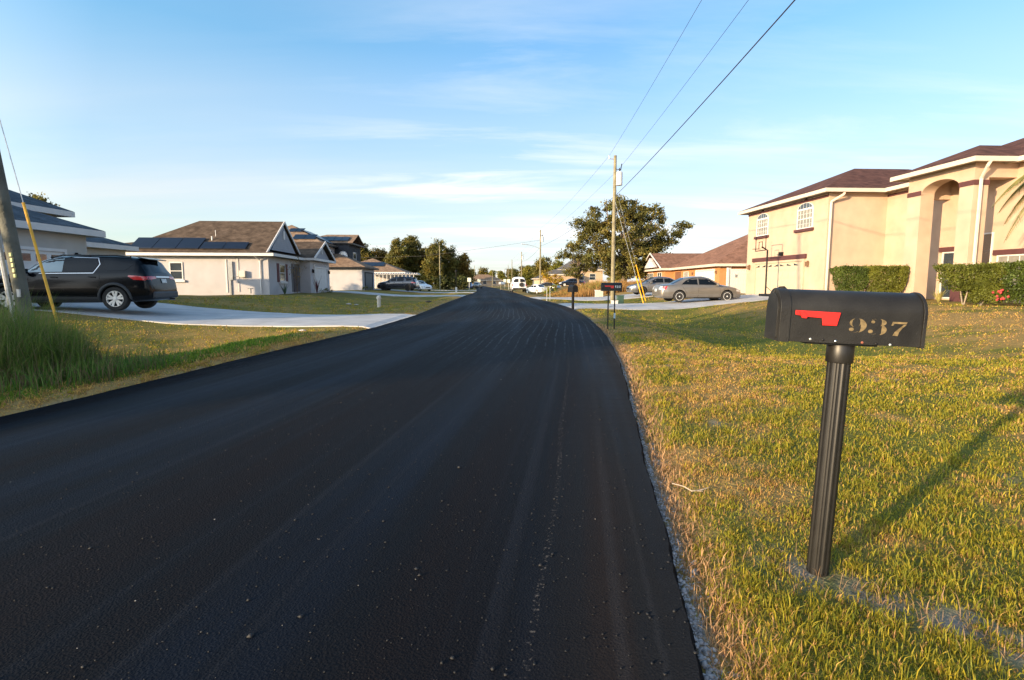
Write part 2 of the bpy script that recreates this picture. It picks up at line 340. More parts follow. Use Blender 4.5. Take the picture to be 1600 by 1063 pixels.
def joint_mat(m):
    if m.get('joints'): return m
    m['joints'] = 1; t = m.node_tree; b = t.nodes['Principled BSDF']; src = b.inputs['Base Color'].links[0].from_socket
    co = t.nodes.new('ShaderNodeTexCoord'); sp = t.nodes.new('ShaderNodeSeparateXYZ'); t.links.new(co.outputs['Object'], sp.inputs[0])
    def M_(op, a, b_):
        n = t.nodes.new('ShaderNodeMath'); n.operation = op
        for i, v in ((0, a), (1, b_)):
            if isinstance(v, (int, float)): n.inputs[i].default_value = v
            else: t.links.new(v, n.inputs[i])
        return n.outputs[0]
    j1 = M_('LESS_THAN', M_('FRACT', M_('DIVIDE', sp.outputs[0], 1.9), 0), .014); n = t.nodes.new('ShaderNodeTexNoise'); n.inputs['Scale'].default_value = .7; n.inputs['Detail'].default_value = 6; t.links.new(co.outputs['Object'], n.inputs['Vector'])
    r = t.nodes.new('ShaderNodeMapRange'); r.inputs[1].default_value = .52; r.inputs[2].default_value = .72; r.inputs[3].default_value = 0; r.inputs[4].default_value = .35; t.links.new(n.outputs[0], r.inputs[0])
    mx = t.nodes.new('ShaderNodeMix'); mx.data_type = 'RGBA'; t.links.new(M_('MAXIMUM', M_('MULTIPLY', j1, .6), r.outputs[0]), mx.inputs[0]); t.links.new(src, mx.inputs[6]); mx.inputs[7].default_value = (.20, .19, .18, 1); t.links.new(mx.outputs[2], b.inputs['Base Color'])
    return m
def patchstrip(name, c0, c1, w0, w1, w1e=None, n=60, m=conc, lift=.03, flare=.6):
    m = joint_mat(m)
    """driveway from road end c0 to house end c1 (centres), widths w0, w1 along y"""
    vs = []; nu = 13
    for i in range(n + 1):
        t = i / n; cx_ = c0[0] + (c1[0] - c0[0]) * t; cy_ = c0[1] + (c1[1] - c0[1]) * t; wd = w0 + (w1 - w0) * t + flare * max(0, 1 - t * 8) ** 2
        for k in range(nu):
            s = k / (nu - 1) - .5; y = cy_ + s * wd; x = cx_
            if i == 0: x = float(RX(y)) + .02 if c0[0] > -1 else float(LX(y)) - .02
            vs.append((x, y, zf(x, y) + lift + (.02 * max(0, 1 - t * n) if i == 0 else 0)))
    fs = [(j * nu + k, j * nu + k + 1, (j + 1) * nu + k + 1, (j + 1) * nu + k) for j in range(n) for k in range(nu - 1)]
    b = MB(); b.add(vs, fs)
    for k in (0, nu - 1):
        vv = [vs[j * nu + k] for j in range(n + 1)]; lo = [(x, y, z - .1) for x, y, z in vv]; q = len(vv)
        b.add(vv + lo, [(i, i + 1, i + 1 + q, i + q) for i in range(q - 1)])
    o = b.build(name, m, None); o['kind'] = 'structure'
    return o
patchstrip('driveway', (2.9, 28.2), (17.0, 32.9), 6.0, 6.4)
patchstrip('driveway', (1.8, 43.2), (19.6, 47.2), 5.6, 8.0, n=40)
patchstrip('driveway', (-3.6, 17.5), (-19.3, 20.9), 5.6, 6.0)
patchstrip('driveway', (-4.7, 52), (-18.9, 53.4), 4.6, 5.4, n=40)
patchstrip('driveway', (-5.1, 71), (-19, 71), 4, 6, n=30)
patchstrip('driveway', (-5.8, 92), (-20, 92), 4, 5, n=30)
# ---------------------------------------------------------------- grass: blades by numpy
def blades(name, xy, h, wd, cols, lean=.5, kind='stuff', m=None, curl=.5, z0=None, dirb=None):
    n = len(xy); x, y = xy[:, 0], xy[:, 1]; z = (Z(x, y) if z0 is None else z0) - .004
    a = rng.uniform(0, 2 * PI, n); la = rng.uniform(0, 2 * PI, n) if dirb is None else dirb + rng.normal(0, .9, n); ln = np.abs(rng.normal(0, lean, n)); ln = np.clip(ln, .05, 1.3)
    px, py = np.cos(a), np.sin(a); lx, ly = np.cos(la), np.sin(la)
    P = np.zeros((n, 5, 3), np.float32)
    for k, (t, ww) in enumerate(((0, 1), (0, -1), (.55, .75), (.55, -.75), (1, 0))):
        ang = ln * (t ** (1 + curl)) ; hz_ = h * t * np.cos(ang * .9); ho = h * t * np.sin(ang)
        P[:, k, 0] = x + px * wd * ww * .5 + lx * ho; P[:, k, 1] = y + py * wd * ww * .5 + ly * ho; P[:, k, 2] = z + hz_
    b = np.arange(n) * 5
    F = np.concatenate([np.stack([b, b + 1, b + 3, b + 2], 1), np.stack([b + 2, b + 3, b + 4, b + 4], 1)])
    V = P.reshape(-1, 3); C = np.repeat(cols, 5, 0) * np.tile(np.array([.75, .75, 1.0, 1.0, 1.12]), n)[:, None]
    # triangles and quads together: write loops by hand
    me = bpy.data.meshes.new(name); me.vertices.add(len(V)); me.vertices.foreach_set('co', V.astype(np.float32).ravel())
    q = F[:n].ravel(); t3 = np.stack([b + 2, b + 3, b + 4], 1).ravel(); L = np.concatenate([q, t3]).astype(np.int32)
    me.loops.add(len(L)); me.loops.foreach_set('vertex_index', L); me.polygons.add(2 * n)
    me.polygons.foreach_set('loop_start', np.concatenate([np.arange(n) * 4, 4 * n + np.arange(n) * 3]).astype(np.int32))
    me.polygons.foreach_set('loop_total', np.concatenate([np.full(n, 4), np.full(n, 3)]).astype(np.int32)); me.update(calc_edges=True)
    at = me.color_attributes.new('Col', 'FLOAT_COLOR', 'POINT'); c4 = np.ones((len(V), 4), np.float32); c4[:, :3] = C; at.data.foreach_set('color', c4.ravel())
    me.materials.append(m or MG); o = bpy.data.objects.new(name, me); col.objects.link(o)
    if kind: o['kind'] = kind
    return o
MG = mat('grass_blades', (1, 1, 1), .6, var=.0, c2=(1, 1, 1), attr='Col', transl=.45, spec=.3)
def lawn_points(n, r0, r1, a0, a1):
    """random points, thinner with distance"""
    r = np.exp(rng.uniform(math.log(r0), math.log(r1), n)); th = rng.uniform(R(a0), R(a1), n)
    return np.stack([r * np.sin(th), r * np.cos(th)], 1)
ALLD = [(sg, c) for sg, L in ((1, DR), (-1, DL)) for c in L]
def off_drive(x, y, wd=3.0):
    ok = np.ones(len(x), bool)
    for sg, (x0, y0, s) in ALLD:
        ok &= ~((np.abs(y - (y0 + s * (x - x0))) < wd) & (x * sg > 0))
    return ok
def in_house(x, y):
    return (x > 16.9) & (y > 15) | ((x < -17) & (y > 36)) | ((x < -18.5) & (y > 12)) | ((x > 18) & (y > 44))
yl = rng.uniform(3.8, 12, 60000); vl = np.stack([LX(yl) - rng.gamma(2, .75, 60000), yl], 1)
xy = np.concatenate([vl, lawn_points(330000, 1.3, 13, 8, 62), lawn_points(120000, 5, 45, 0, 60), lawn_points(150000, 4.5, 42, -58, 0), lawn_points(50000, 1.6, 14, 60, 85)])
x, y = xy[:, 0], xy[:, 1]; dr = x - RX(y); dl = LX(y) - x
st, sd = lawn_mix(x, y)
keep = ((dr > .05 + .08 * rng.random(len(x))) | (dl > .06)) & off_drive(x, y) & ~in_house(x, y) & (rng.random(len(x)) > sd * 1.3) & (rng.random(len(x)) > .25 * (np.abs(dr) < .3))
xy = xy[keep]; st = st[keep]; x, y = xy[:, 0], xy[:, 1]; d = np.hypot(x, y); dl = (LX(y) - x)
# pull most blades into tufts
cell = .10 + .02 * d; k = rng.random(len(x)) < .6
tx = np.round(x / cell) * cell + .5 * cell * np.sin(12.9 * np.round(x / cell) + 7.3 * np.round(y / cell)); ty = np.round(y / cell) * cell + .5 * cell * np.cos(5.1 * np.round(x / cell) + 9.7 * np.round(y / cell))
x = np.where(k, tx + rng.normal(0, .018 + .003 * d, len(x)), x); y = np.where(k, ty + rng.normal(0, .018 + .003 * d, len(x)), y); ok2 = (x - RX(y) > .05) | (LX(y) - x > .05); 
xy = np.stack([x, y], 1)[ok2]; st = st[ok2]; d = d[ok2]; x, y = xy[:, 0], xy[:, 1]; dl = LX(y) - x
n = len(xy); isst = rng.random(n) < np.clip(st * .80 + .16, 0, .97)
g1 = np.array([.17, .20, .022]); g2 = np.array([.46, .35, .028]); s1 = np.array([.68, .43, .11]); s2 = np.array([.38, .20, .08]); u = rng.random((n, 1))
C = np.where(isst[:, None], s1 * u + s2 * (1 - u), g1 * u + g2 * (1 - u)) * rng.uniform(.72, 1.22, (n, 1))
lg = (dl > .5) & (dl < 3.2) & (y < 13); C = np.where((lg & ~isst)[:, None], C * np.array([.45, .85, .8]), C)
hgt = rng.gamma(4, .0050, n) * np.where(isst, .8, 1.15) * (1 + .012 * d) * np.where(lg, 1.7, 1.0) * (.7 + .7 * vnoise(x, y, .6, 11))
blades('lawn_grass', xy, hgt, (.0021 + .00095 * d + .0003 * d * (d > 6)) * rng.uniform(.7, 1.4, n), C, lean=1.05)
# straw thatch lying flat beside the road edge
n = 4500; y = np.exp(rng.uniform(math.log(1.3), math.log(16), n)); x = RX(y) + .055 + np.abs(rng.normal(0, .085, n)); u = rng.random((n, 1))
blades('dead_grass', np.stack([x, y], 1), rng.uniform(.02, .08, n), (.0025 + .0011 * y), (np.array([.62, .38, .19]) * u + np.array([.36, .20, .10]) * (1 - u)), lean=1.2, curl=.1)
n = 500; x = 1.5 + rng.normal(0, .30, n); y = 2.02 - .95 * (x - 1.27) + rng.normal(0, .13, n); u = rng.random((n, 1))
blades('dead_grass', np.stack([x, y], 1), rng.uniform(.03, .09, n), rng.uniform(.002, .004, n), (np.array([.50, .32, .17]) * u + np.array([.30, .19, .11]) * (1 - u)), lean=1.4, curl=0.0)
# the tall clump round the leaning pole
n = 20000; ang = rng.uniform(0, 2 * PI, n); rr = np.sqrt(rng.random(n)); cxy = np.stack([-7.25 + 1.5 * rr * np.cos(ang), 6.9 + 1.1 * rr * np.sin(ang)], 1)
tu = np.round(cxy / .22) * .22 + .06 * np.sin(cxy[:, ::-1] * 31); cxy = np.where(rng.random((n, 1)) < .75, tu + rng.normal(0, .035, (n, 2)), cxy)
hh = (1.42 - .75 * rr ** 2) * rng.uniform(.45, 1.1, n); u = rng.random((n, 1))
C = np.where(rng.random((n, 1)) < .22, np.array([.24, .20, .09]) * np.ones((n, 1)), np.array([.07, .15, .025]) * u + np.array([.20, .25, .05]) * (1 - u))
tag(blades('tall_grass', cxy, hh, rng.uniform(.006, .013, n), C, lean=.55, curl=.9), kind='stuff')
n = 4200; xy = np.stack([rng.normal(-5.9, .55, n), rng.normal(6.9, .6, n)], 1); xy = xy[(LX(xy[:, 1]) - xy[:, 0] > .5)]; n = len(xy); u = rng.random((n, 1))
C = np.where(rng.random((n, 1)) < .35, np.array([.20, .14, .07]) * np.ones((n, 1)), np.array([.06, .16, .02]) * u + np.array([.15, .24, .04]) * (1 - u))
blades('tall_grass', xy, rng.uniform(.12, .38, n) * (1.2 - .4 * np.hypot((xy[:, 0] + 6.2) / 2, 0)).clip(.3, 1.3), rng.uniform(.006, .011, n), C, lean=.8)
# dry field on the right beyond the second driveway
n = 26000; x = rng.uniform(4.2, 30, n); y = rng.uniform(53, 72, n); u = rng.random((n, 1)); v = vnoise(x, y, 2.2, 21)
C = (np.array([.42, .23, .07]) * u + np.array([.28, .16, .055]) * (1 - u)) * (.7 + .6 * v[:, None]); C = np.where((v > .78)[:, None], C * np.array([.5, .8, .5]), C)
ky = (x < 17.5) & (x > RX(y) + 2.2 + 1.5 * v)
blades('dry_field_grass', np.stack([x, y], 1)[ky], (rng.uniform(.35, 1.0, n) * (.6 + .7 * v))[ky] * sst(x[ky], 3.5, 8) + .1, rng.uniform(.04, .09, n)[ky], C[ky], lean=.5)
# loose stones on and beside the road
def stones(name, X, Y, zs, S, c):
    ico = []; 
    base = np.array([(0, 0, 1), (.9, 0, .2), (.28, .85, .2), (-.72, .53, .25), (-.72, -.53, .2), (.28, -.85, .25), (0, 0, -.5)])
    fc = np.array([(0, 1, 2), (0, 2, 3), (0, 3, 4), (0, 4, 5), (0, 5, 1), (6, 2, 1), (6, 3, 2), (6, 4, 3), (6, 5, 4), (6, 1, 5)])
    n = len(X); V = base[None] * S[:, None, None] * rng.uniform(.6, 1.3, (n, 7, 3)); a = rng.uniform(0, 6.28, n); ca, sa = np.cos(a)[:, None], np.sin(a)[:, None]
    vx = V[..., 0] * ca - V[..., 1] * sa; vy = V[..., 0] * sa + V[..., 1] * ca; V = np.stack([vx + X[:, None], vy + Y[:, None], V[..., 2] * .8 + zs[:, None]], -1)
    F = (fc[None] + (np.arange(n) * 7)[:, None, None]).reshape(-1, 3)
    o = np_mesh(name, V.reshape(-1, 3), F, c); o['kind'] = 'stuff'; return o
pale = mat('pale_stone', (.38, .35, .32), .9, var=.4, vscale=14); black = mat('asphalt_crumb', (.008, .008, .009), .7, var=.5, vscale=20)
def roadz(x, y):
    t = (x - LX(y)) / (RX(y) - LX(y)); return 0.004 + .03 * (1 - (2 * t - 1) ** 2)
n = 110; y = np.exp(rng.uniform(math.log(1.3), math.log(9), n)); f = rng.beta(2.4, 1.0, n); x = LX(y) + (RX(y) - LX(y)) * f * .97
stones('loose_gravel', x, y, roadz(x, y) + .001, rng.gamma(2, .0008, n) + .0008, pale)
n = 2400; y = np.exp(rng.uniform(math.log(1.2), math.log(7), n)); x = LX(y) + (RX(y) - LX(y)) * (1 - rng.beta(1, 2.2, n) * .9)
stones('asphalt_crumbs', x, y, roadz(x, y), rng.gamma(2, .0012, n) + .0015, black)
n = 5000; y = np.exp(rng.uniform(math.log(1.2), math.log(14), n)); x = RX(y) + .015 + .11 * rng.beta(1.2, 2.2, n)
stones('edge_gravel', x, y, Z(x, y), rng.gamma(2, .0022, n) + .002, mat('edge_stone', (.34, .33, .33), .95, var=.6, vscale=30))
# ---------------------------------------------------------------- trees
ML = mat('leaves', (.095, .115, .030), .55, var=.35, vscale=.5, attr='Col', transl=.3, spec=.3, c2=(.16, .15, .038))
MLd = mat('dark_leaves', (.055, .08, .026), .55, var=.3, vscale=.4, attr='Col', transl=.3, spec=.3, c2=(.07, .085, .025))
MB_ = mat('bark', (.16, .12, .085), .95, var=.35, vscale=6, bump=.6, bscale=18)
def leaf_quads(P, S, cols):
    n = len(P); d1 = rng.normal(0, 1, (n, 3)); d1 /= np.linalg.norm(d1, axis=1)[:, None]; d2 = rng.normal(0, 1, (n, 3)); d2 -= d1 * (d1 * d2).sum(1)[:, None]; d2 /= np.linalg.norm(d2, axis=1)[:, None]
    S = S[:, None]; V = np.stack([P - d1 * S, P - d2 * S * .55, P + d1 * S, P + d2 * S * .55], 1).reshape(-1, 3)
    return V, np.arange(4 * n).reshape(n, 4), np.repeat(cols, 4, 0)
def crown_points(blobs, per, rc, inner=.35):
    """leaf clusters inside every blob (x, y, z, rx, rz); a cluster is a ragged spray of leaves"""
    cs = []
    for bx_, by, bz, rx, rz in blobs:
        k = max(4, int(per * rx * rx)); v = rng.normal(0, 1, (k, 3)); v /= np.linalg.norm(v, axis=1)[:, None]; v *= (inner + (1 - inner) * rng.random((k, 1)) ** .5) * rng.uniform(.8, 1.12, (k, 1))
        cs.append(np.stack([bx_ + v[:, 0] * rx, by + v[:, 1] * rx, bz + v[:, 2] * rz], 1))
    return np.concatenate(cs)
def make_tree(name, label, cat, loc, h, blobs, per=9, leaves=60, rc=.55, ls=.16, trunk=.22, m=None, group=None, tint=(1, 1, 1), cuts=14, fork=.35, brush=0):
    t = thing(name, label, cat, loc, 0, group); cs = crown_points(blobs, per, rc)
    n = len(cs); P = np.repeat(cs, leaves, 0) + rng.normal(0, 1, (n * leaves, 3)) * rc * np.array([.62, .62, .42]) * np.repeat(rng.uniform(.5, 1.2, n), leaves)[:, None]
    tone = np.repeat(rng.uniform(.55, 1.35, n), leaves)[:, None] * rng.uniform(.7, 1.3, (n * leaves, 1)); warm = np.repeat(rng.random(n), leaves)[:, None]
    cols = tone * (np.array([1, 1, 1]) * (1 - warm) + np.array([1.35, 1.05, .8]) * warm) * np.array(tint)
    ok = P[:, 2] > .05; P = P[ok]; cols = cols[ok]
    Vv, Fv, Cv = leaf_quads(P, ls * rng.uniform(.6, 1.3, len(P)), cols)
    np_mesh('crown', Vv, Fv, m or ML, t, Cv)
    mb = MB(); top = np.array([0, 0, h * .72]); zb = [(0, 0, -.2), (.05 * h * .3, 0, h * .15), (0, .03 * h, h * fork), (.02 * h, 0, h * .72)]
    mb.tube(zb, [trunk, trunk * .8, trunk * .65, trunk * .2], 8)
    idx = rng.choice(n, min(n, cuts), replace=False)
    for q in idx:
        e = Vector(cs[q]); s0 = Vector((0, .01 * h, h * rng.uniform(.15, fork + .15))); s0.z = min(s0.z, e.z * .8); mid = s0.lerp(e, .5) + Vector((rng.normal(0, .04 * h), rng.normal(0, .04 * h), .05 * h))
        mb.tube([s0, mid, e], [trunk * .42, trunk * .25, trunk * .06], 5)
    mb.build('trunk', MB_, t, smooth=True)
    return t
def rand_blobs(h, rad, n, low=.35, seed=0):
    r = random.Random(seed); out = []
    for k in range(n):
        z = h * (low + (1 - low) * (k + .5) / n * .86); f = math.sin(PI * min(1, (z / h - low * .6) / (1 - low * .6)) * .9 + .25); a = r.uniform(0, 6.28); d = rad * .45 * r.random()
        rr = rad * (.45 + .35 * f) * r.uniform(.7, 1.1); out.append((math.cos(a) * d, math.sin(a) * d, z, rr, rr * .75))
    return out
# ---------------------------------------------------------------- vehicles
M_glass = mat('car_glass', (.005, .007, .010), .06, var=.05, spec=.2, coat=.04)
M_glass2 = mat('car_glass_sky_reflection', (.16, .24, .27), .04, var=.05, spec=.7, coat=.4)  # pale tint paints the sky's reflection into the front side window
M_tyre = mat('tyre_rubber', (.018, .018, .018), .85, var=.2, vscale=20)
M_rim = mat('alloy_rim', (.70, .68, .64), .38, .2, var=.05)
M_black = mat('black_trim', (.010, .010, .011), .5, var=.1, spec=.2)
M_well = mat('wheel_well', (.006, .006, .006), .95, var=.1)
M_chrome = mat('chrome', (.5, .5, .5), .2, 1.0, var=.02)
M_red = mat('tail_lamp_red', (.45, .012, .012), .18, var=.1, coat=.8)
M_clearl = mat('lamp_clear', (.55, .56, .56), .12, .3, var=.1, coat=.8)
M_plate = mat('licence_plate', (.55, .58, .56), .5, var=.2, vscale=14)
def body_mesh(st, nseg=34):
    xs = np.array([s[0] for s in st]); A = np.array([s[1:] for s in st]); L0, L1 = xs[0], xs[-1]
    t = np.linspace(0, 1, nseg); X = L0 + (L1 - L0) * (.5 - .5 * np.cos(t * PI)) * .55 + (L1 - L0) * t * .45
    X = np.unique(np.concatenate([X, xs])); rows = []
    for x in X:
        zb, w_, be, tp = [float(np.interp(x, xs, A[:, k])) for k in range(4)]
        hg = max(tp - be, .01); g = min(1, hg / .42); lp = lambda a, b: a + (b - a) * g
        rows.append([(x, 0, zb), (x, w_ * .80, zb), (x, w_ * .955, zb + .08 * (be - zb)), (x, w_, zb + .34 * (be - zb)), (x, w_ * .992, zb + .72 * (be - zb)), (x, w_ * .955, be),
                     (x, lp(w_ * .86, w_ * .905), be + lp(.35, .09) * hg), (x, lp(w_ * .70, w_ * .82), be + lp(.65, .55) * hg), (x, lp(w_ * .5, w_ * .715), be + lp(.85, .92) * hg), (x, lp(w_ * .3, w_ * .45), tp), (x, 0, tp + .008)])
    m = len(rows[0]); ring = 2 * m - 2; vs = []
    for r in rows: vs += r + [(p[0], -p[1], p[2]) for p in reversed(r[1:-1])]
    n = len(rows); fs = [(i * ring + k, i * ring + (k + 1) % ring, (i + 1) * ring + (k + 1) % ring, (i + 1) * ring + k) for i in range(n - 1) for k in range(ring)]
    # caps as strips across
    for base, fl in ((0, 0), ((n - 1) * ring, 1)):
        for k in range(m - 1):
            a, b = base + k, base + k + 1; c = base + (ring - k - 1) % ring if k + 1 < m - 1 else base + k + 1; d = base + (ring - k) % ring
            f = [a, b, c, d]; f = [q for i, q in enumerate(f) if q not in f[:i]]
            if len(f) > 2: fs.append(tuple(f if fl else reversed(f)))
    return vs, fs
def eval_copy(o, name, m, parent, slots=None):
    dg = bpy.context.evaluated_depsgraph_get(); me = bpy.data.meshes.new_from_object(o.evaluated_get(dg)); 
    n = bpy.data.objects.new(name, me); col.objects.link(n); n.parent = parent
    old = o.data; bpy.data.objects.remove(o); bpy.data.meshes.remove(old); return n
def make_wheel(parent, x, y, r, wd, side, spokes=5, rimr=.64, m_rim=None, dbl=True):
    m_rim = m_rim or M_rim
    wroot = MB(); hw = wd / 2
    wroot.lathe([(r * .66, -hw * .9), (r * .80, -hw), (r * .95, -hw * .92), (r, -hw * .6), (r, hw * .6), (r * .95, hw * .92), (r * .80, hw), (r * .66, hw * .9), (r * .64, 0)], (x, y, r), 'y', 32)
    # the wheel is a plain group object with tyre and rim below it
    wh = bpy.data.objects.new('wheel', None); col.objects.link(wh); wh.parent = parent
    wroot.build('tyre', M_tyre, wh, smooth=True)
    rb = MB(); o = y + side * hw * .72; rr = r * .69
    rb.lathe([(rr, -.02 * side + 0), (rr, .02 * side), (rr * .90, .022 * side), (rr * .87, -.03 * side)], (x, o, r), 'y', 32, cap=False)
    k2 = spokes * (2 if dbl else 1)
    for k in range(spokes):
        a0 = 2 * PI * k / spokes + .3
        for da in ((-.16, .16) if dbl else (0,)):
            a = a0 + da; ca, sa = math.cos(a), math.sin(a); tw = rr * (.10 if dbl else .19); tw2 = rr * (.13 if dbl else .30)
            a1 = a0 + da * 1.5; cb, sb = math.cos(a1), math.sin(a1)
            p = [(x + rr * .15 * ca - tw * sa, o + .0 * side, r + rr * .15 * sa + tw * ca), (x + rr * .92 * cb - tw2 * sb, o + .012 * side, r + rr * .92 * sb + tw2 * cb),
                 (x + rr * .92 * cb + tw2 * sb, o + .012 * side, r + rr * .92 * sb - tw2 * cb), (x + rr * .15 * ca + tw * sa, o, r + rr * .15 * sa - tw * ca)]
            rb.prism(p, (0, -.03 * side, 0))
    rb.lathe([(rr * .24, -.03 * side), (rr * .24, .015 * side), (rr * .12, .022 * side)], (x, o, r), 'y', 16)
    rb.build('rim', m_rim, wh)
    bk = MB(); bk.lathe([(rr * .9, -.05 * side), (rr * .9, -.04 * side)], (x, o, r), 'y', 20); bk.build('brake_disc', M_well, wh)
    return wh
def project(bvh, name, poly, mode, m, parent, off=.004, cuts=3, sgn=1):
    """mode 'y': poly (x,z) shot sideways at side sgn; 'x': poly (y,z) shot along x from end sgn; 'z': poly (x,y) from above"""
    bm = bmesh.new(); vs = []
    for a, b in poly: vs.append(bm.verts.new((a, sgn * 4, b) if mode == 'y' else ((sgn * 6, a, b) if mode == 'x' else (a, b, 4))))
    bm.faces.new(vs); bmesh.ops.triangulate(bm, faces=bm.faces[:]); bmesh.ops.subdivide_edges(bm, edges=bm.edges[:], cuts=cuts, use_grid_fill=True)
    d = Vector((0, -sgn, 0)) if mode == 'y' else (Vector((-sgn, 0, 0)) if mode == 'x' else Vector((0, 0, -1))); bad = []
    for v in bm.verts:
        h, nrm, _, _ = bvh.ray_cast(v.co, d)
        if h is None: bad.append(v); continue
        if nrm.dot(d) > 0: nrm = -nrm
        v.co = h + nrm * off
    if bad: bmesh.ops.delete(bm, geom=bad, context='VERTS')
    bmesh.ops.recalc_face_normals(bm, faces=bm.faces[:])
    for f in bm.faces:
        f.smooth = True
        if f.normal.dot(d) > 0: f.normal_flip()
    me = bpy.data.meshes.new(name); bm.to_mesh(me); bm.free(); me.materials.append(m)
    o = bpy.data.objects.new(name, me); col.objects.link(o); o.parent = parent; return o
def band(pts, wdt):            # outline band of a closed polygon, as list of quads polygons
    out = []; n = len(pts)
    c = (sum(p[0] for p in pts) / n, sum(p[1] for p in pts) / n)
    inn = []
    for i in range(n):
        p0, p1, p2 = Vector(pts[i - 1]), Vector(pts[i]), Vector(pts[(i + 1) % n]); e1 = (p1 - p0).normalized(); e2 = (p2 - p1).normalized(); n1 = Vector((-e1.y, e1.x)); n2 = Vector((-e2.y, e2.x)); b = (n1 + n2); b = b / max(b.length_squared / 2, .3)
        if (Vector(c) - p1).dot(n1) > 0: b = -b
        inn.append(p1 + b * wdt)
    for i in range(n): out.append([tuple(pts[i]), tuple(pts[(i + 1) % n]), tuple(inn[(i + 1) % n]), tuple(inn[i])])
    return out
def join_into(objs, name):
    """merge helper meshes into one mesh object (data level, no operators)"""
    bm = bmesh.new()
    for o in objs: bm.from_mesh(o.data)
    me = bpy.data.meshes.new(name); bm.to_mesh(me); bm.free(); me.materials.append(objs[0].data.materials[0]); n = bpy.data.objects.new(name, me); col.objects.link(n); n.parent = objs[0].parent
    for o in objs:
        d = o.data; bpy.data.objects.remove(o); bpy.data.meshes.remove(d)
    return n
def make_car(kind, name, label, cat, loc, rz, paint, group=None, spec=None, detail=True, m_rim=None):
    S = spec; t = thing(name, label, cat, loc, rz, group)
    vs, fs = body_mesh(S['st']); b = MB(); b.add(vs, fs); o = b.build('tmp', paint, None)
    for p in o.data.polygons: p.use_smooth = True
    sub = o.modifiers.new('s', 'SUBSURF'); sub.levels = 1; sub.render_levels = 1
    r = S['r']; W = S['w']; cuts_ = []
    for x in S['wx']:
        for sd in (-1, 1):
            c = MB(); c.lathe([(r * 1.16, -.17), (r * 1.16, .4)], (x, 0, r * 1.02), 'y', 28)
            co = c.build('cut', M_well, None)
            if sd < 0: co.scale = (1, -1, 1)
            co.location = (0, sd * (W - .13), 0); cuts_.append(co)
    o.data.materials.append(M_well); bpy.context.view_layer.update()
    for co in cuts_:
        md = o.modifiers.new('b', 'BOOLEAN'); md.operation = 'DIFFERENCE'; md.object = co; md.solver = 'EXACT'
        try: md.material_mode = 'TRANSFER'
        except Exception: pass
    dgx = bpy.context.evaluated_depsgraph_get()
    body = eval_copy(o, 'body', paint, t)
    for co in cuts_: bpy.data.objects.remove(co)
    bm = bmesh.new(); bm.from_mesh(body.data); bmesh.ops.recalc_face_normals(bm, faces=bm.faces[:])
    for e in bm.edges: e.smooth = not (len(e.link_faces) == 2 and e.calc_face_angle(0) > R(38))
    for f in bm.faces: f.smooth = True
    bm.to_mesh(body.data); bvh = BVHTree.FromBMesh(bm); bm.free()
    for i, x in enumerate(S['wx']):
        for sd in (-1, 1): make_wheel(t, x, sd * (W - S.get('wd', .22) / 2 - .015), r, S.get('wd', .22), sd, S.get('sp', 5), m_rim=m_rim or S.get('rim'), dbl=S.get('dbl', True))
    for sd in (-1, 1):
        for nm, poly, mm in S['side']:
            if mm == 'g': mm = M_glass
            elif mm == 'c': mm = M_glass2
            if S.get('trimw') and nm == 'window_trim':
                join_into([project(bvh, 'q', q, 'y', mm, t, .008, 2, sd) for q in band(poly, S['trimw'])[:S.get('trimn', 99)]], 'window_trim')
            else: project(bvh, nm, poly, 'y', mm, t, S.get('off', {}).get(nm, .005), 3, sd)
        if detail:
            # door shut lines, handles, mirrors
            ls = []
            for seg in S['seams']:
                for (x0, z0), (x1, z1) in zip(seg[:-1], seg[1:]):
                    dx, dz = x1 - x0, z1 - z0; l = math.hypot(dx, dz); nx_, nz_ = -dz / l * .006, dx / l * .006
                    ls.append(project(bvh, 'q', [(x0 + nx_, z0 + nz_), (x1 + nx_, z1 + nz_), (x1 - nx_, z1 - nz_), (x0 - nx_, z0 - nz_)], 'y', M_well, t, .002, 2, sd))
            if ls: join_into(ls, 'door_seam')
            for hx, hz_ in S['handles']: project(bvh, 'door_handle', [(hx, hz_), (hx + .2, hz_ + .005), (hx + .2, hz_ + .035), (hx, hz_ + .03)], 'y', S.get('hm', paint), t, .03, 1, sd)
            mx, mz = S['mirror']; mb = MB(); mb.obox((mx, sd * (W + .07), mz), .12, .22, .15, (0, 0, sd * .2)); mb.tube([(mx, sd * (W - .12), mz - .07), (mx, sd * (W + .02), mz - .03)], .025, 6); mb.build('wing_mirror', paint, t, bevel=.03)
        if S.get('arch'):
            for x in S['wx']:
                ab = MB(); pts = []
                for k in range(15):
                    a = PI * (k / 14) * 1.12 - .06 * PI; px_, pz_ = x + math.cos(a) * r * 1.22, r * 1.02 + math.sin(a) * r * 1.22
                    h, nn, _, _ = bvh.ray_cast(Vector((px_, sd * 3, pz_)), Vector((0, -sd, 0))); 
                    if h: pts.append(h)
                if len(pts) > 3: ab.tube(pts, .045, 6); ab.build('wheel_arch', S['arch'], t, smooth=True)
    for nm, poly, mode, sgn, mm, off in S['ends']:
        ob = project(bvh, nm, poly, mode, M_glass if mm == 'g' else mm, t, off, 3, sgn)
    if S.get('extra'): S['extra'](t, bvh, paint)
    return t
def tr(p, dx): return [(x + dx, z) for x, z in p]
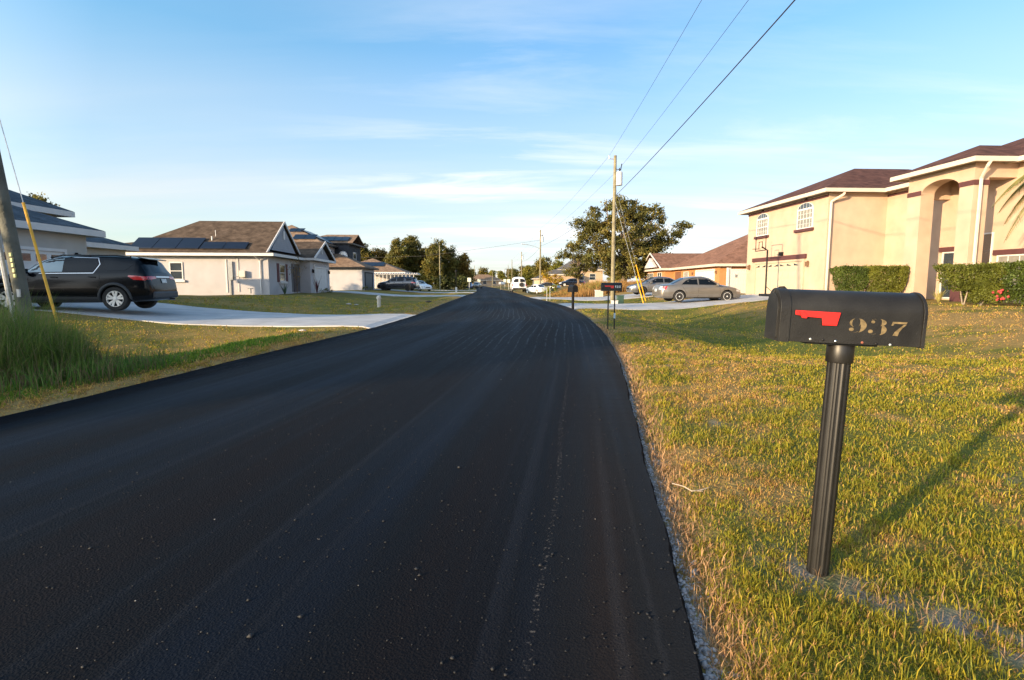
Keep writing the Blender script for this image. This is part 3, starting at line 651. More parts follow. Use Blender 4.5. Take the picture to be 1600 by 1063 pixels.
# stations: x, bottom z, half width, belt z, top z
SEDAN = dict(w=.895, r=.325, wx=(-1.36, 1.44), wd=.21, sp=6, dbl=False,
    st=[(-2.43, .40, .58, .62, .66), (-2.40, .30, .70, .70, .80), (-2.30, .24, .80, .86, .97), (-2.0, .21, .865, .93, 1.035), (-1.62, .20, .885, .95, 1.06), (-1.3, .20, .89, .955, 1.20), (-.85, .19, .895, .95, 1.39), (-.35, .19, .895, .94, 1.46), (.05, .19, .895, .93, 1.47), (.4, .19, .895, .92, 1.41), (.85, .19, .895, .91, 1.20), (1.18, .19, .895, .90, 1.00), (1.6, .19, .88, .86, .93), (2.0, .20, .84, .78, .84), (2.28, .22, .74, .66, .72), (2.42, .30, .60, .50, .56)],
    side=[('window', [(-1.22, 1.00), (-.30, .985), (-.30, 1.36), (-.62, 1.345), (-.95, 1.22)], 'g'), ('window', [(-.22, .985), (.93, .965), (.80, 1.06), (.45, 1.25), (.10, 1.365), (-.22, 1.372)], 'g'),
          ('headlight', [(1.98, .62), (2.34, .55), (2.33, .64), (2.02, .76)], M_clearl), ('tail_light', [(-2.36, .70), (-2.12, .73), (-2.05, .90), (-2.30, .86)], M_red), ('sill', [(-1.0, .215), (1.05, .215), (1.05, .27), (-1.0, .27)], M_black)],
    seams=[[(-.26, .95), (-.26, .40), (-.34, .24)], [(.98, .9), (1.02, .5), (.95, .24)], [(-1.25, .96), (-1.0, .62), (-.93, .45)], [(-.95, .265), (1.0, .265)]], handles=[(-1.0, .80), (.0, .79)], mirror=(.80, 1.0),
    ends=[('rear_window', [(-1.72, -.55), (-1.72, .55), (-1.02, .44), (-.9, .2), (-.9, -.2), (-1.02, -.44)], 'z', 1, 'g', .005), ('windshield', [(1.10, -.64), (1.10, .64), (.45, .50), (.40, 0), (.45, -.50)], 'z', 1, 'g', .005),
          ('tail_light', [(-.80, .70), (-.42, .72), (-.45, .90), (-.78, .88)], 'x', -1, M_clearl, .012), ('tail_light', [(.80, .70), (.42, .72), (.45, .90), (.78, .88)], 'x', -1, M_clearl, .012),
          ('licence_plate', [(-.16, .60), (.16, .60), (.16, .74), (-.16, .74)], 'x', -1, M_plate, .015), ('headlight', [(-.72, .55), (-.42, .55), (-.46, .66), (-.72, .68)], 'x', 1, M_clearl, .01), ('headlight', [(.72, .55), (.42, .55), (.46, .66), (.72, .68)], 'x', 1, M_clearl, .01),
          ('grille', [(-.36, .46), (.36, .46), (.34, .58), (-.34, .58)], 'x', 1, M_black, .01)])
M_clad = mat('grey_cladding', (.035, .04, .046), .6, var=.1, vscale=30)
M_wtrim = mat('white_metal_trim', (.7, .7, .68), .25, .5, var=.05)
def suv_extra(t, bvh, paint):
    for sd in (-1, 1):
        b = MB(); pts = [(-1.9, sd * .64, 1.735), (-1.5, sd * .66, 1.79), (.1, sd * .66, 1.79), (.45, sd * .64, 1.70)]; b.tube(pts, .022, 6)
        for x in (-1.9, -.7, .42): b.tube([(x, sd * .65, 1.62), (x, sd * .65, 1.77)], .02, 6)
        b.build('roof_rail', M_black, t, smooth=True)
    s = MB(); s.prism([(-2.40, -.60, 1.66), (-2.1, -.62, 1.72), (-2.1, .62, 1.72), (-2.40, .60, 1.66)], (0, 0, .03)); s.build('spoiler', paint, t, bevel=.012)
    b = MB(); b.box(-2.64, -2.5, -.80, .80, .40, .62); b.build('rear_bumper', M_clad, t, bevel=.05)
    e = MB(); e.tube([(-2.66, -.5, .34), (-2.4, -.5, .34)], .035, 10); e.build('exhaust', M_chrome, t, smooth=True)
    w_ = MB(); w_.tube([(-2.42, .05, 1.25), (-2.41, -.42, 1.22)], .014, 5); w_.build('wiper', M_black, t)
SUV = dict(w=.995, r=.39, wx=(-1.50, 1.58), wd=.25, sp=5, dbl=True, trimw=.02, off={'window_trim': .02}, hm=M_black, arch=M_clad, extra=suv_extra,
    st=[(-2.60, .52, .74, .60, .64), (-2.57, .40, .88, .80, .84), (-2.50, .34, .94, 1.06, 1.16), (-2.40, .32, .965, 1.18, 1.36), (-2.22, .30, .98, 1.22, 1.64), (-2.10, .29, .985, 1.23, 1.73), (-1.5, .26, .99, 1.22, 1.80), (-.5, .25, .995, 1.21, 1.82), (.3, .25, .995, 1.20, 1.77), (.75, .25, .995, 1.18, 1.63), (1.28, .25, .99, 1.15, 1.32), (1.5, .26, .985, 1.13, 1.24), (2.0, .28, .95, 1.08, 1.16), (2.35, .32, .86, .97, 1.03), (2.55, .40, .72, .70, .76), (2.60, .5, .6, .55, .6)],
    side=[('window', [(-1.30, 1.29), (-1.16, 1.63), (-1.55, 1.61), (-2.05, 1.50), (-1.85, 1.32)], 'g'), ('window', [(-.90, 1.265), (-.10, 1.255), (-.10, 1.68), (-.93, 1.66), (-1.0, 1.50)], 'g'), ('window', [(0.0, 1.255), (1.12, 1.23), (.82, 1.45), (.48, 1.61), (0.0, 1.68)], 'c'),
          ('window_trim', [(-.90, 1.225), (1.22, 1.20), (.86, 1.47), (.50, 1.65), (0, 1.715), (-.98, 1.69), (-1.06, 1.50)], M_chrome),
          ('side_cladding', [(-1.0, .30), (1.05, .30), (1.05, .48), (-1.0, .46)], M_clad), ('tail_light', [(-2.53, .98), (-2.10, 1.00), (-1.92, 1.12), (-1.96, 1.15), (-2.30, 1.12), (-2.5, 1.10)], M_red), ('headlight', [(2.05, .88), (2.42, .80), (2.42, .88), (2.1, .97)], M_clearl)],
    seams=[[(-.05, 1.22), (-.05, .40)], [(1.10, 1.18), (1.14, .7), (1.05, .36)], [(-1.08, 1.22), (-1.12, .9), (-1.0, .65)], [(-1.0, .49), (1.05, .50)]], handles=[(-.98, 1.07), (.12, 1.06)], mirror=(.98, 1.27),
    ends=[('rear_window', [(-.80, 1.25), (.80, 1.25), (.70, 1.62), (-.70, 1.62)], 'x', -1, 'g', .006), ('windshield', [(1.22, -.78), (1.22, .78), (.55, .60), (.55, -.60)], 'z', 1, 'g', .005),
          ('tail_light', [(-.90, 1.0), (-.45, 1.04), (-.45, 1.12), (-.9, 1.11)], 'x', -1, M_red, .012), ('tail_light', [(.90, 1.0), (.45, 1.04), (.45, 1.12), (.9, 1.11)], 'x', -1, M_red, .012),
          ('tailgate_trim', [(-.44, 1.075), (.44, 1.075), (.44, 1.12), (-.44, 1.12)], 'x', -1, M_chrome, .02), ('licence_plate', [(-.16, .90), (.16, .90), (.16, 1.03), (-.16, 1.03)], 'x', -1, M_plate, .02), ('grille', [(-.5, .60), (.5, .60), (.5, .84), (-.5, .84)], 'x', 1, M_black, .01)])
def van_extra(t, bvh, paint):
    b = MB(); b.box(-2.62, -2.50, -.85, .85, .42, .60); b.build('rear_bumper', M_black, t, bevel=.04)
    s = MB(); s.lathe([(.30, -.06), (.30, .06), (.12, .08)], (-2.60, -.30, 1.02), 'x', 20); s.build('spare_wheel', M_tyre, t)
    s = MB(); s.box(-2.535, -2.52, -.012, .012, .65, 1.9); s.build('door_seam', M_well, t)
VAN = dict(w=.99, r=.36, wx=(-1.6, 1.6), wd=.22, sp=6, dbl=False, extra=van_extra,
    st=[(-2.53, .45, .93, .95, 1.75), (-2.50, .38, .97, 1.0, 1.93), (-2.2, .36, .985, 1.05, 2.02), (-1, .35, .99, 1.08, 2.05), (.6, .35, .99, 1.08, 2.04), (1.1, .35, .99, 1.08, 1.9), (1.6, .35, .98, 1.1, 1.42), (1.9, .35, .96, 1.05, 1.18), (2.4, .38, .90, .90, 1.0), (2.53, .48, .82, .62, .7)],
    side=[('window', [(.1, 1.22), (1.3, 1.2), (.95, 1.72), (.1, 1.75)], 'g')], seams=[[(0, 1.9), (0, .5)], [(-1.2, 1.9), (-1.2, .5)]], handles=[(.1, 1.05)], mirror=(1.2, 1.3),
    ends=[('rear_window', [(-.74, 1.35), (-.10, 1.35), (-.10, 1.78), (-.70, 1.78)], 'x', -1, 'g', .012), ('rear_window', [(.74, 1.35), (.10, 1.35), (.10, 1.78), (.70, 1.78)], 'x', -1, 'g', .012), ('windshield', [(1.72, -.74), (1.72, .74), (1.15, .66), (1.15, -.66)], 'z', 1, 'g', .006),
          ('tail_light', [(-.93, .80), (-.84, .80), (-.84, 1.15), (-.93, 1.15)], 'x', -1, M_red, .02), ('tail_light', [(.93, .80), (.84, .80), (.84, 1.15), (.93, 1.15)], 'x', -1, M_red, .02)])
P_black = mat('black_paint', (.003, .004, .006), .2, 0, var=.1, coat=.15, spec=.15)
P_silver = mat('silver_beige_paint', (.20, .18, .155), .30, .5, var=.06, coat=.7)
P_grey = mat('blue_grey_paint', (.16, .16, .165), .30, .5, var=.06, coat=.7)
P_white = mat('white_paint_car', (.75, .74, .72), .35, var=.06, coat=.5)
P_navy = mat('dark_blue_paint', (.01, .014, .026), .2, 0, var=.1, coat=1.0)
P_blue = mat('blue_paint_car', (.04, .08, .22), .25, .2, var=.1, coat=.8)
def put(x, y, dz=.03): return (x, y, zf(x, y) + dz)
make_car('suv', 'parked_suv', 'large black sport utility vehicle with silver window trim parked on the nearest left driveway', 'suv', put(-14.45, 17.95), R(180 + 8), P_black, 'cars parked on the driveways', SUV)
make_car('sedan', 'parked_car', 'silver beige four-door sedan parked on the right driveway in front of the garage', 'car', put(10.75, 31.1), R(5), P_silver, 'cars parked on the driveways', SEDAN)
GS = dict(SEDAN); make_car('sedan', 'parked_car', 'dark grey sedan facing the road, half hidden behind the silver sedan', 'car', put(11.7, 43.0), R(180 + 3), P_grey, 'cars parked on the driveways', GS, m_rim=M_black)
FS = dict(SUV); FS.update(trimw=.02); FS['side'] = [(a, b, (M_glass if c == 'c' else (M_black if a == 'window_trim' else c))) for a, b, c in SUV['side']]
make_car('suv', 'parked_suv', 'dark blue sport utility vehicle parked across the far left lawn before the tan-roofed house', 'suv', put(-14.6, 68.5), R(180 - 4), P_navy, 'cars parked on the driveways', FS, m_rim=M_black)
make_car('sedan', 'parked_car', 'white car showing its front behind the dark blue sport utility vehicle', 'car', put(-13.3, 76.5), R(-50), P_white, 'cars parked on the driveways', SEDAN, detail=False)
make_car('van', 'parked_van', 'white panel van seen from behind at the right edge of the road', 'van', put(.8, 72.5, .0), R(93.5), P_white, None, VAN)
for lab, x, y, a, p in (('pale car parked on the verge just right of the white van', 3.9, 84, 120, P_white), ('dark grey car nosing out beside the leafy shrub right of the white van', 5.6, 88, 150, P_grey), ('dark car parked before the far grey-roofed house on the right', 10.8, 97, 185, P_navy),
                        ('blue car among the far signs on the left of the road', -9.6, 118, 95, P_blue), ('silver car behind the blue car on the far left of the road', -8.6, 132, 80, P_silver)):
    make_car('sedan', 'parked_car', lab, 'car', put(x, y, .0), R(a), p, 'small cars far down the street', SEDAN, detail=False)
# ---------------------------------------------------------------- houses
def stucco(name, c, var=.06): return mat(name, c, .92, var=var, vscale=1.3, bump=.35, bscale=90, spec=.2, detail=7)
def shingle(name, c, c2):
    if name in MATS: return MATS[name]
    m = mat(name, c, .95, var=.25, vscale=2.2, bump=0, spec=.15, c2=c2, detail=8); t = m.node_tree; b = t.nodes['Principled BSDF']
    src = b.inputs['Base Color'].links[0].from_socket; co = t.nodes.new('ShaderNodeTexCoord'); sp = t.nodes.new('ShaderNodeSeparateXYZ'); t.links.new(co.outputs['Object'], sp.inputs[0])
    cb = t.nodes.new('ShaderNodeCombineXYZ'); ad = t.nodes.new('ShaderNodeMath'); ad.operation = 'ADD'; t.links.new(sp.outputs[0], ad.inputs[0]); t.links.new(sp.outputs[1], ad.inputs[1])
    t.links.new(ad.outputs[0], cb.inputs[0]); ml = t.nodes.new('ShaderNodeMath'); ml.operation = 'MULTIPLY'; ml.inputs[1].default_value = 2.4; t.links.new(sp.outputs[2], ml.inputs[0]); t.links.new(ml.outputs[0], cb.inputs[1])
    br = t.nodes.new('ShaderNodeTexBrick'); t.links.new(cb.outputs[0], br.inputs['Vector']); br.inputs['Scale'].default_value = 2.6; br.inputs['Color1'].default_value = (.72, .72, .72, 1); br.inputs['Color2'].default_value = (1.2, 1.2, 1.2, 1); br.inputs['Mortar'].default_value = (.5, .5, .5, 1); br.inputs['Mortar Size'].default_value = .012; br.inputs['Bias'].default_value = 0
    mx = t.nodes.new('ShaderNodeMix'); mx.data_type = 'RGBA'; mx.blend_type = 'MULTIPLY'; mx.inputs[0].default_value = .8; t.links.new(src, mx.inputs[6]); t.links.new(br.outputs[0], mx.inputs[7]); t.links.new(mx.outputs[2], b.inputs['Base Color'])
    return m
M_white = mat('white_trim', (.58, .56, .54), .55, var=.04, vscale=3)
M_cream = mat('cream_gutter', (.52, .46, .38), .5, var=.04, vscale=3)
M_win = mat('window_glass', (.035, .045, .055), .06, var=.3, vscale=1.0, spec=1.0, coat=.6)
M_blind = mat('window_blind', (.20, .19, .165), .4, var=.15, vscale=4, coat=.2)
M_maroon = mat('maroon_trim', (.075, .024, .024), .8, var=.1, vscale=4)
M_solar = mat('solar_panel', (.006, .008, .018), .35, 0, var=.2, vscale=2, coat=.15, spec=.3)
M_alu = mat('grey_metal', (.35, .36, .36), .4, .5, var=.1, vscale=8)
def hip_roof(root, mroof, x0, x1, y0, y1, z, rise, over=.5, fascia=None, fh=.2, gable=None, name='roof', slopes=None):
    """rectangular hip roof in the house frame; gable in {'+x','-x','+y','-y'} keeps that end upright"""
    x0 -= over; x1 += over; y0 -= over; y1 += over; w_, d_ = x1 - x0, y1 - y0; h = min(w_, d_) / 2; b = MB(); gable = gable or ()
    if w_ >= d_:
        a, c = x0 + (0 if '-x' in gable else h), x1 - (0 if '+x' in gable else h); ym = (y0 + y1) / 2; r0, r1 = (a, ym, z + rise), (c, ym, z + rise)
        V_ = [(x0, y0, z), (x1, y0, z), (x1, y1, z), (x0, y1, z), r0, r1]; F_ = [(0, 1, 5, 4), (2, 3, 4, 5)]
        F_ += [(1, 2, 5)] if '+x' not in gable else []; F_ += [(3, 0, 4)] if '-x' not in gable else []
    else:
        a, c = y0 + (0 if '-y' in gable else h), y1 - (0 if '+y' in gable else h); xm = (x0 + x1) / 2; r0, r1 = (xm, a, z + rise), (xm, c, z + rise)
        V_ = [(x0, y0, z), (x1, y0, z), (x1, y1, z), (x0, y1, z), r0, r1]; F_ = [(1, 2, 5, 4), (3, 0, 4, 5)]
        F_ += [(0, 1, 4)] if '-y' not in gable else []; F_ += [(2, 3, 5)] if '+y' not in gable else []
    n = len(V_); V2 = [(x, y, zz_ - .06) for x, y, zz_ in V_]; allv = V_ + V2; F2 = [tuple(i + n for i in reversed(f)) for f in F_]
    # close the open borders of the slab
    from collections import Counter
    ec = Counter()
    for f in F_:
        for i in range(len(f)): ec[tuple(sorted((f[i], f[(i + 1) % len(f)])))] += 1
    rim = [(a_, b_, b_ + n, a_ + n) for (a_, b_), k in ec.items() if k == 1]
    b.add(allv, F_ + F2 + rim); rf = b.build(name, mroof, root)
    if fascia:
        f = MB(); t = .03
        f.box(x0 - t, x1 + t, y0 - t, y0 + .02, z - .06 - fh, z - .02); f.box(x0 - t, x1 + t, y1 - .02, y1 + t, z - .06 - fh, z - .02)
        f.box(x0 - t, x0 + .02, y0 + .02, y1 - .02, z - .06 - fh, z - .02); f.box(x1 - .02, x1 + t, y0 + .02, y1 - .02, z - .06 - fh, z - .02)
        f.box(x0 + .02, x1 - .02, y0 + .02, y1 - .02, z - .06 - fh * .6, z - .06 - fh * .5)
        f.build('fascia', fascia, root)
    return rf
# an opening on a wall of the house frame: side 'x-','x+' (plane x=c, u along y) or 'y-','y+' (plane y=c, u along x); outward sign follows
def on(side, c, u, z, o):
    s = -1 if side[1] == '-' else 1
    return (c + s * o, u, z) if side[0] == 'x' else (u, c + s * o, z)
def slab(b, side, c, u0, u1, z0, z1, o0, o1):
    p = on(side, c, u0, z0, o0); q = on(side, c, u1, z1, o1)
    b.box(min(p[0], q[0]), max(p[0], q[0]), min(p[1], q[1]), max(p[1], q[1]), min(p[2], q[2]), max(p[2], q[2]))
def window(root, side, c, u0, u1, z0, z1, cols=1, rows=1, mid=True, glass=None, frame=None, fw=.06, sill=None, lintel=None, mullions=(), name='window', depth=.05):
    fr = MB(); frame = frame or M_white
    slab(fr, side, c, u0, u1, z0, z0 + fw, 0, depth); slab(fr, side, c, u0, u1, z1 - fw, z1, 0, depth)
    slab(fr, side, c, u0, u0 + fw, z0 + fw, z1 - fw, 0, depth); slab(fr, side, c, u1 - fw, u1, z0 + fw, z1 - fw, 0, depth)
    if mid: slab(fr, side, c, u0 + fw, u1 - fw, (z0 + z1) / 2 - .025, (z0 + z1) / 2 + .025, 0, depth * .9)
    for t in mullions: um = u0 + (u1 - u0) * t; slab(fr, side, c, um - .035, um + .035, z0 + fw, z1 - fw, 0, depth * .85)
    for k in range(1, cols): um = u0 + (u1 - u0) * k / cols; slab(fr, side, c, um - .009, um + .009, z0 + fw, z1 - fw, 0, depth * .7)
    for k in range(1, rows): zm = z0 + (z1 - z0) * k / rows; slab(fr, side, c, u0 + fw, u1 - fw, zm - .009, zm + .009, 0, depth * .65)
    fo = fr.build(name, frame, root); g = MB(); slab(g, side, c, u0 + fw, u1 - fw, z0 + fw, z1 - fw, .003, .014); g.build('pane', glass or M_win, fo)
    if sill:
        s = MB(); slab(s, side, c, u0 - .12, u1 + .12, z0 - .16, z0 - .004, 0, .14); s.build('sill', sill, fo)
    if lintel:
        s = MB(); slab(s, side, c, u0 - .15, u1 + .15, z1 + .01, z1 + .22, 0, .10); s.build('lintel', lintel, fo)
    return fo
def garage(root, side, c, u0, u1, z0, z1, m, panels=4, cols=4, wins=None, frame=None, recess=True):
    d = MB(); hh = (z1 - z0) / panels
    for k in range(panels):
        slab(d, side, c, u0, u1, z0 + hh * k + .012, z0 + hh * (k + 1) - .012, .0, .03)
        for q in range(cols):
            w_ = (u1 - u0) / cols; slab(d, side, c, u0 + w_ * q + .1, u0 + w_ * (q + 1) - .1, z0 + hh * k + .1, z0 + hh * (k + 1) - .1, .028, .042)
    slab(d, side, c, u0, u1, z0, z1, -.004, .018)
    do = d.build('garage_door', m, root)
    if wins:
        for q in range(wins):
            w_ = (u1 - u0) / wins; g = MB(); slab(g, side, c, u0 + w_ * (q + .16), u0 + w_ * (q + .84), z1 - hh + .10, z1 - .14, .04, .05); g.build('pane', M_win, do)
    f = MB(); fw = .13
    slab(f, side, c, u0 - fw, u0 - .003, z0, z1 + fw, 0, .10); slab(f, side, c, u1 + .003, u1 + fw, z0, z1 + fw, 0, .10); slab(f, side, c, u0 - .003, u1 + .003, z1 + .003, z1 + fw, 0, .095)
    f.build('garage_frame', frame or M_white, root)
def lantern(root, side, c, u, z, m=None):
    b = MB(); slab(b, side, c, u - .05, u + .05, z - .12, z + .12, 0, .03); slab(b, side, c, u - .07, u + .07, z - .15, z + .08, .05, .18); slab(b, side, c, u - .09, u + .09, z + .08, z + .11, .03, .2); slab(b, side, c, u - .02, u + .02, z + .11, z + .17, 0, .12)
    b.build('wall_lamp', m or M_black, root)
def downpipe(root, pts, m, r=.045):
    b = MB()
    for p, q in zip(pts[:-1], pts[1:]):
        b.tube([p, q], r, 6)
    b.build('downpipe', m, root)
# ---- house A: pale stucco house at far left with the window-topped garage door
GA = thing('stucco_house', 'pale grey stucco house with slate blue roof and white garage door behind the black vehicle', 'house', (-19.6, 20.5, .40), R(1.0))
mA = stucco('greige_stucco', (.42, .40, .37)); rA = shingle('slate_roof', (.055, .075, .095), (.085, .105, .125))
b = MB(); b.box(-9, 0, -7.2, 4.4, -.5, 3.05); b.box(-7, -3.1, 4.4, 11.4, -.5, 2.85); b.box(-9, -2.6, -4, 6, 3.0, 4.15); b.build('wall', mA, GA)
hip_roof(GA, rA, -9, 0, -7.2, 4.4, 3.25, 2.0, .5, M_white, .24)
hip_roof(GA, rA, -7, -3.1, 4.4, 11.4, 3.0, .9, .45, M_white, .22)
hip_roof(GA, rA, -9, -2.6, -4, 6.0, 4.35, 1.8, .5, M_white, .22)
garage(GA, 'x+', 0, -1.6, 3.0, 0, 2.15, M_white, 4, 4, 6)
garage(GA, 'x+', 0, -6.6, -2.2, 0, 2.15, M_white, 4, 4, 6)
lantern(GA, 'x+', 0, 3.7, 2.0)
window(GA, 'x+', -3.1, 7.6, 9.0, .9, 2.15, mid=True)
# ---- house B: white stucco house with brown shingles, solar panels, two gables
GB = thing('stucco_house', 'white stucco bungalow with brown shingle roof, low solar panels and two grey gables', 'house', (-17.5, 38.5, .50), R(5.0))
mW = stucco('white_stucco', (.43, .41, .415)); rB = shingle('brown_shingles', (.075, .052, .036), (.13, .092, .066)); mG = mat('grey_siding', (.30, .31, .34), .8, var=.06, vscale=2)
b = MB(); b.box(-15, 0, 0, 12.8, -.6, 2.62); b.box(-6, .9, 7.2, 13.6, -.6, 2.62); b.build('wall', mW, GB)
b = MB(); b.box(.0, .012, 0.004, 8.2, -.6, .78); b.box(-.3, .035, 5.6, 5.63, -.6, 2.5); b.build('plinth', mW, GB)
hip_roof(GB, rB, -15, 0, 0, 12.8, 2.85, 1.6, .55, M_white, .16)
hip_roof(GB, rB, -9.9, -.5, 0.2, 7.4, 2.88, 2.62, .5, None, gable=('+x',), name='roof')
b = MB(); b.prism([(-.22, 1.0, 3.15), (-.22, 6.6, 3.15), (-.22, 3.8, 5.15)], (.14, 0, 0)); b.build('gable_wall', mG, GB)
def rake(root, x, y0, ym, y1, z0, zp, m, z1=None):
    bb = MB(); z1 = z0 if z1 is None else z1
    for (ya, za), (yb, zb) in (((y0, z0), (ym, zp)), ((y1, z1), (ym, zp))):
        bb.prism([(x, ya, za), (x, yb, zb), (x, yb, zb - .19), (x, ya, za - .19)], (.07, 0, 0))
    bb.build('rake_board', m, root)
rake(GB, 0.0, -.35, 3.8, 7.95, 2.90, 5.55, M_white)
def siding(root, x, ym, hw, z0, rise, m):
    bb = MB(); k = 0; zz_ = z0
    while zz_ < z0 + rise - .15:
        f = 1 - (zz_ + .12 - z0) / rise; bb.box(x, x + .018, ym - hw * f, ym + hw * f, zz_, zz_ + .025); zz_ += .16
    bb.build('siding', m, root)
siding(GB, -.08, 3.8, 2.8, 3.15, 2.0, mG)
b = MB(); b.box(-.07, -.02, 3.62, 3.98, 4.1, 4.75); b.build('gable_vent', M_white, GB)
hip_roof(GB, rB, -6, .9, 7.2, 13.6, 2.86, 1.6, .5, M_white, .16, gable=('+x',))
b = MB(); b.prism([(.95, 7.3, 2.7), (.95, 13.5, 2.7), (.95, 10.4, 4.2)], (.12, 0, 0)); b.build('gable_wall', mG, GB)
rake(GB, 1.40, 6.7, 10.4, 14.1, 2.9, 4.5, M_white); siding(GB, 1.07, 10.4, 2.8, 2.75, 1.35, mG)
b = MB(); b.box(1.08, 1.12, 10.25, 10.55, 3.35, 3.8); b.build('gable_vent', M_white, GB)
garage(GB, 'x+', .9, 8.3, 12.5, 0, 2.05, M_white, 4, 4)
b = MB(); n_ = 12
for k in range(n_):
    a0, a1 = PI * k / n_, PI * (k + 1) / n_; f = lambda a, r_: (.9, 10.4 + 2.3 * r_ * math.cos(a), 2.18 + .36 * r_ * math.sin(a))
    b.prism([f(a0, 1), f(a1, 1), f(a1, .9), f(a0, .9)], (.05, 0, 0))
b.build('arch_moulding', M_white, GB)
lantern(GB, 'x+', .9, 7.75, 1.75); lantern(GB, 'x+', .9, 13.1, 1.75)
wB = window(GB, 'x+', 0, 2.2, 3.5, .85, 2.15, sill=M_white)
msh = mat('maroon_shutter', (.11, .03, .035), .7, var=.1)
for u in (1.7, 3.62):
    b = MB(); slab(b, 'x+', 0, u, u + .42, .8, 2.2, .0, .05)
    for k in range(14): slab(b, 'x+', 0, u + .06, u + .36, .88 + k * .09, .93 + k * .09, .05, .065)
    b.build('shutter', msh, GB)
b = MB(); slab(b, 'x+', 0, 5.0, 7.19, 0, 2.3, .002, .02); b.build('porch_shade_sheet', mat('porch_shade', (.12, .11, .11), .9), GB)  # flat dark sheet paints the shade of the entry recess
b = MB(); slab(b, 'x+', 0, 5.5, 6.5, 0, 2.05, .02, .06); b.build('front_door', mat('dark_door', (.06, .04, .04), .6), GB)
window(GB, 'y-', 0, -6.75, -5.85, .95, 2.2, sill=M_white, fw=.07)
mBox = mat('beige_box', (.55, .52, .44), .6, var=.05)
b = MB(); b.box(-2.75, -2.45, -.12, -.003, .95, 2.25); b.box(-2.7, -2.6, -.09, -.003, -.1, .95); b.build('meter_box', M_alu, GB)
b = MB(); b.box(-1.95, -1.55, -.26, -.003, 1.15, 1.6); b.build('control_box', mBox, GB, bevel=.02)
b = MB(); b.tube([(-2.1, -.05, 2.5), (-2.1, -.05, .1)], .02, 5); b.tube([(-2.45, -.05, 1.2), (-1.95, -.05, 1.2)], .02, 5); b.tube([(-1.5, -.04, .35), (-1.2, -.04, .35)], .03, 5); b.tube([(-1.35, -.04, .35), (-1.35, -.04, .0)], .02, 5); b.build('conduit', M_alu, GB)
b = MB(); b.box(-2.95, -2.86, -.05, -.003, .05, 2.4); b.build('conduit', M_white, GB)
downpipe(GB, [(-.8, -.55, 2.68), (-.55, -.08, 2.35), (-.55, -.08, 0)], M_white)
# solar panels lie on the camera-facing slope (rise 2.62 over 4.1)
sl_ = 1.62 / 6.95
def solar(root, x0, x1, y0, y1, fz, m=M_solar, nx_=3, fr=M_black):
    q = MB(); f = MB(); w_ = (x1 - x0) / nx_
    for k in range(nx_):
        a_, c_ = x0 + w_ * k + .02, x0 + w_ * (k + 1) - .02
        P_ = [(a_, y0, fz(y0)), (c_, y0, fz(y0)), (c_, y1, fz(y1)), (a_, y1, fz(y1))]; q.prism([(x_, y_, z_ + .10) for x_, y_, z_ in P_], (0, 0, .035))
    q.build('solar_panel', m, root)
fzB = lambda y: 2.88 + 2.62 * (y + .3) / 4.1
solar(GB, -9.4, -4.7, -.05, 1.25, fzB, nx_=3); solar(GB, -4.65, -1.5, -.05, .75, fzB, nx_=2); solar(GB, -13.5, -9.5, 0.1, .9, lambda y: 2.85 + 1.6 * (y + .55) / 6.95 + .1, nx_=3)
b = MB(); b.tube([(-4.3, 1.2, fzB(1.2) - .1), (-4.3, 1.2, fzB(1.2) + .28)], .05, 8); b.tube([(-4.25, 1.7, fzB(1.7) - .1), (-4.25, 1.7, fzB(1.7) + .45)], .02, 6); b.build('vent_pipe', M_white, GB)
# ---- house C: two storeys, charcoal front with arched window, tan roof and solar sheet
GC = thing('stucco_house', 'two-storey white and charcoal house with tan roof and solar panels', 'house', (-19.0, 63.5, .35), R(3.0))
rC = shingle('tan_shingles', (.22, .14, .09), (.31, .21, .14)); mCh = mat('charcoal_stucco', (.022, .025, .032), .9, var=.15, vscale=2)
b = MB(); b.box(-9, 1.2, 0, 7.0, -.6, 2.6); b.box(-13, -3.2, 1.5, 9, 2.6, 5.4); b.build('wall', mW, GC)
b = MB(); b.box(-3.4, -1.4, 4.6, 11, 2.0, 5.9); b.build('front_wall', mCh, GC)
hip_roof(GC, rC, -8, 1.2, 0, 7.0, 2.8, 1.7, .5, M_black, .14)
hip_roof(GC, rC, -13, -3.2, -1.0, 9, 5.45, 2.6, .5, M_black, .14)
hip_roof(GC, rC, -8, -1.4, 5.0, 11, 5.95, 1.3, .5, M_black, .14, gable=('+x',))
garage(GC, 'x+', 1.2, 1.4, 5.6, 0, 2.1, mat('dark_grey_door', (.10, .11, .12), .6), 4, 4, frame=mCh)
ar = MB(); gl_ = MB(); pts = [(-2.725, 4.595, 3.1), (-1.55, 4.595, 3.1)] + [(-2.14 + .585 * math.cos(PI * k / 10), 4.595, 4.3 + .6 * math.sin(PI * k / 10)) for k in range(11)]
ar.prism(pts, (0, -.04, 0)); aw = ar.build('window', M_white, GC); gl_.prism([((x + 2.14) * .86 - 2.14, 4.55, 3.9 + (z - 3.9) * .88) for x, y, z in pts], (0, -.012, 0)); gl_.build('pane', mat('bright_glass', (.30, .36, .42), .05, var=.5, vscale=1.5, coat=1), aw)
window(GC, 'x+', -1.4, 6.6, 8.4, 3.2, 4.9); window(GC, 'x+', -3.2, 2.2, 3.6, 3.7, 4.9)
fzC = lambda y: 5.45 + 2.6 * (y + 1.5) / 5.5
solar(GC, -6.6, -4.0, -.6, .7, fzC, nx_=2); solar(GC, -7.8, -6.0, 1.6, 2.6, fzC, nx_=2)
q = MB(); fx = lambda x: 5.45 + 2.6 * (-2.7 - x) / 5.4
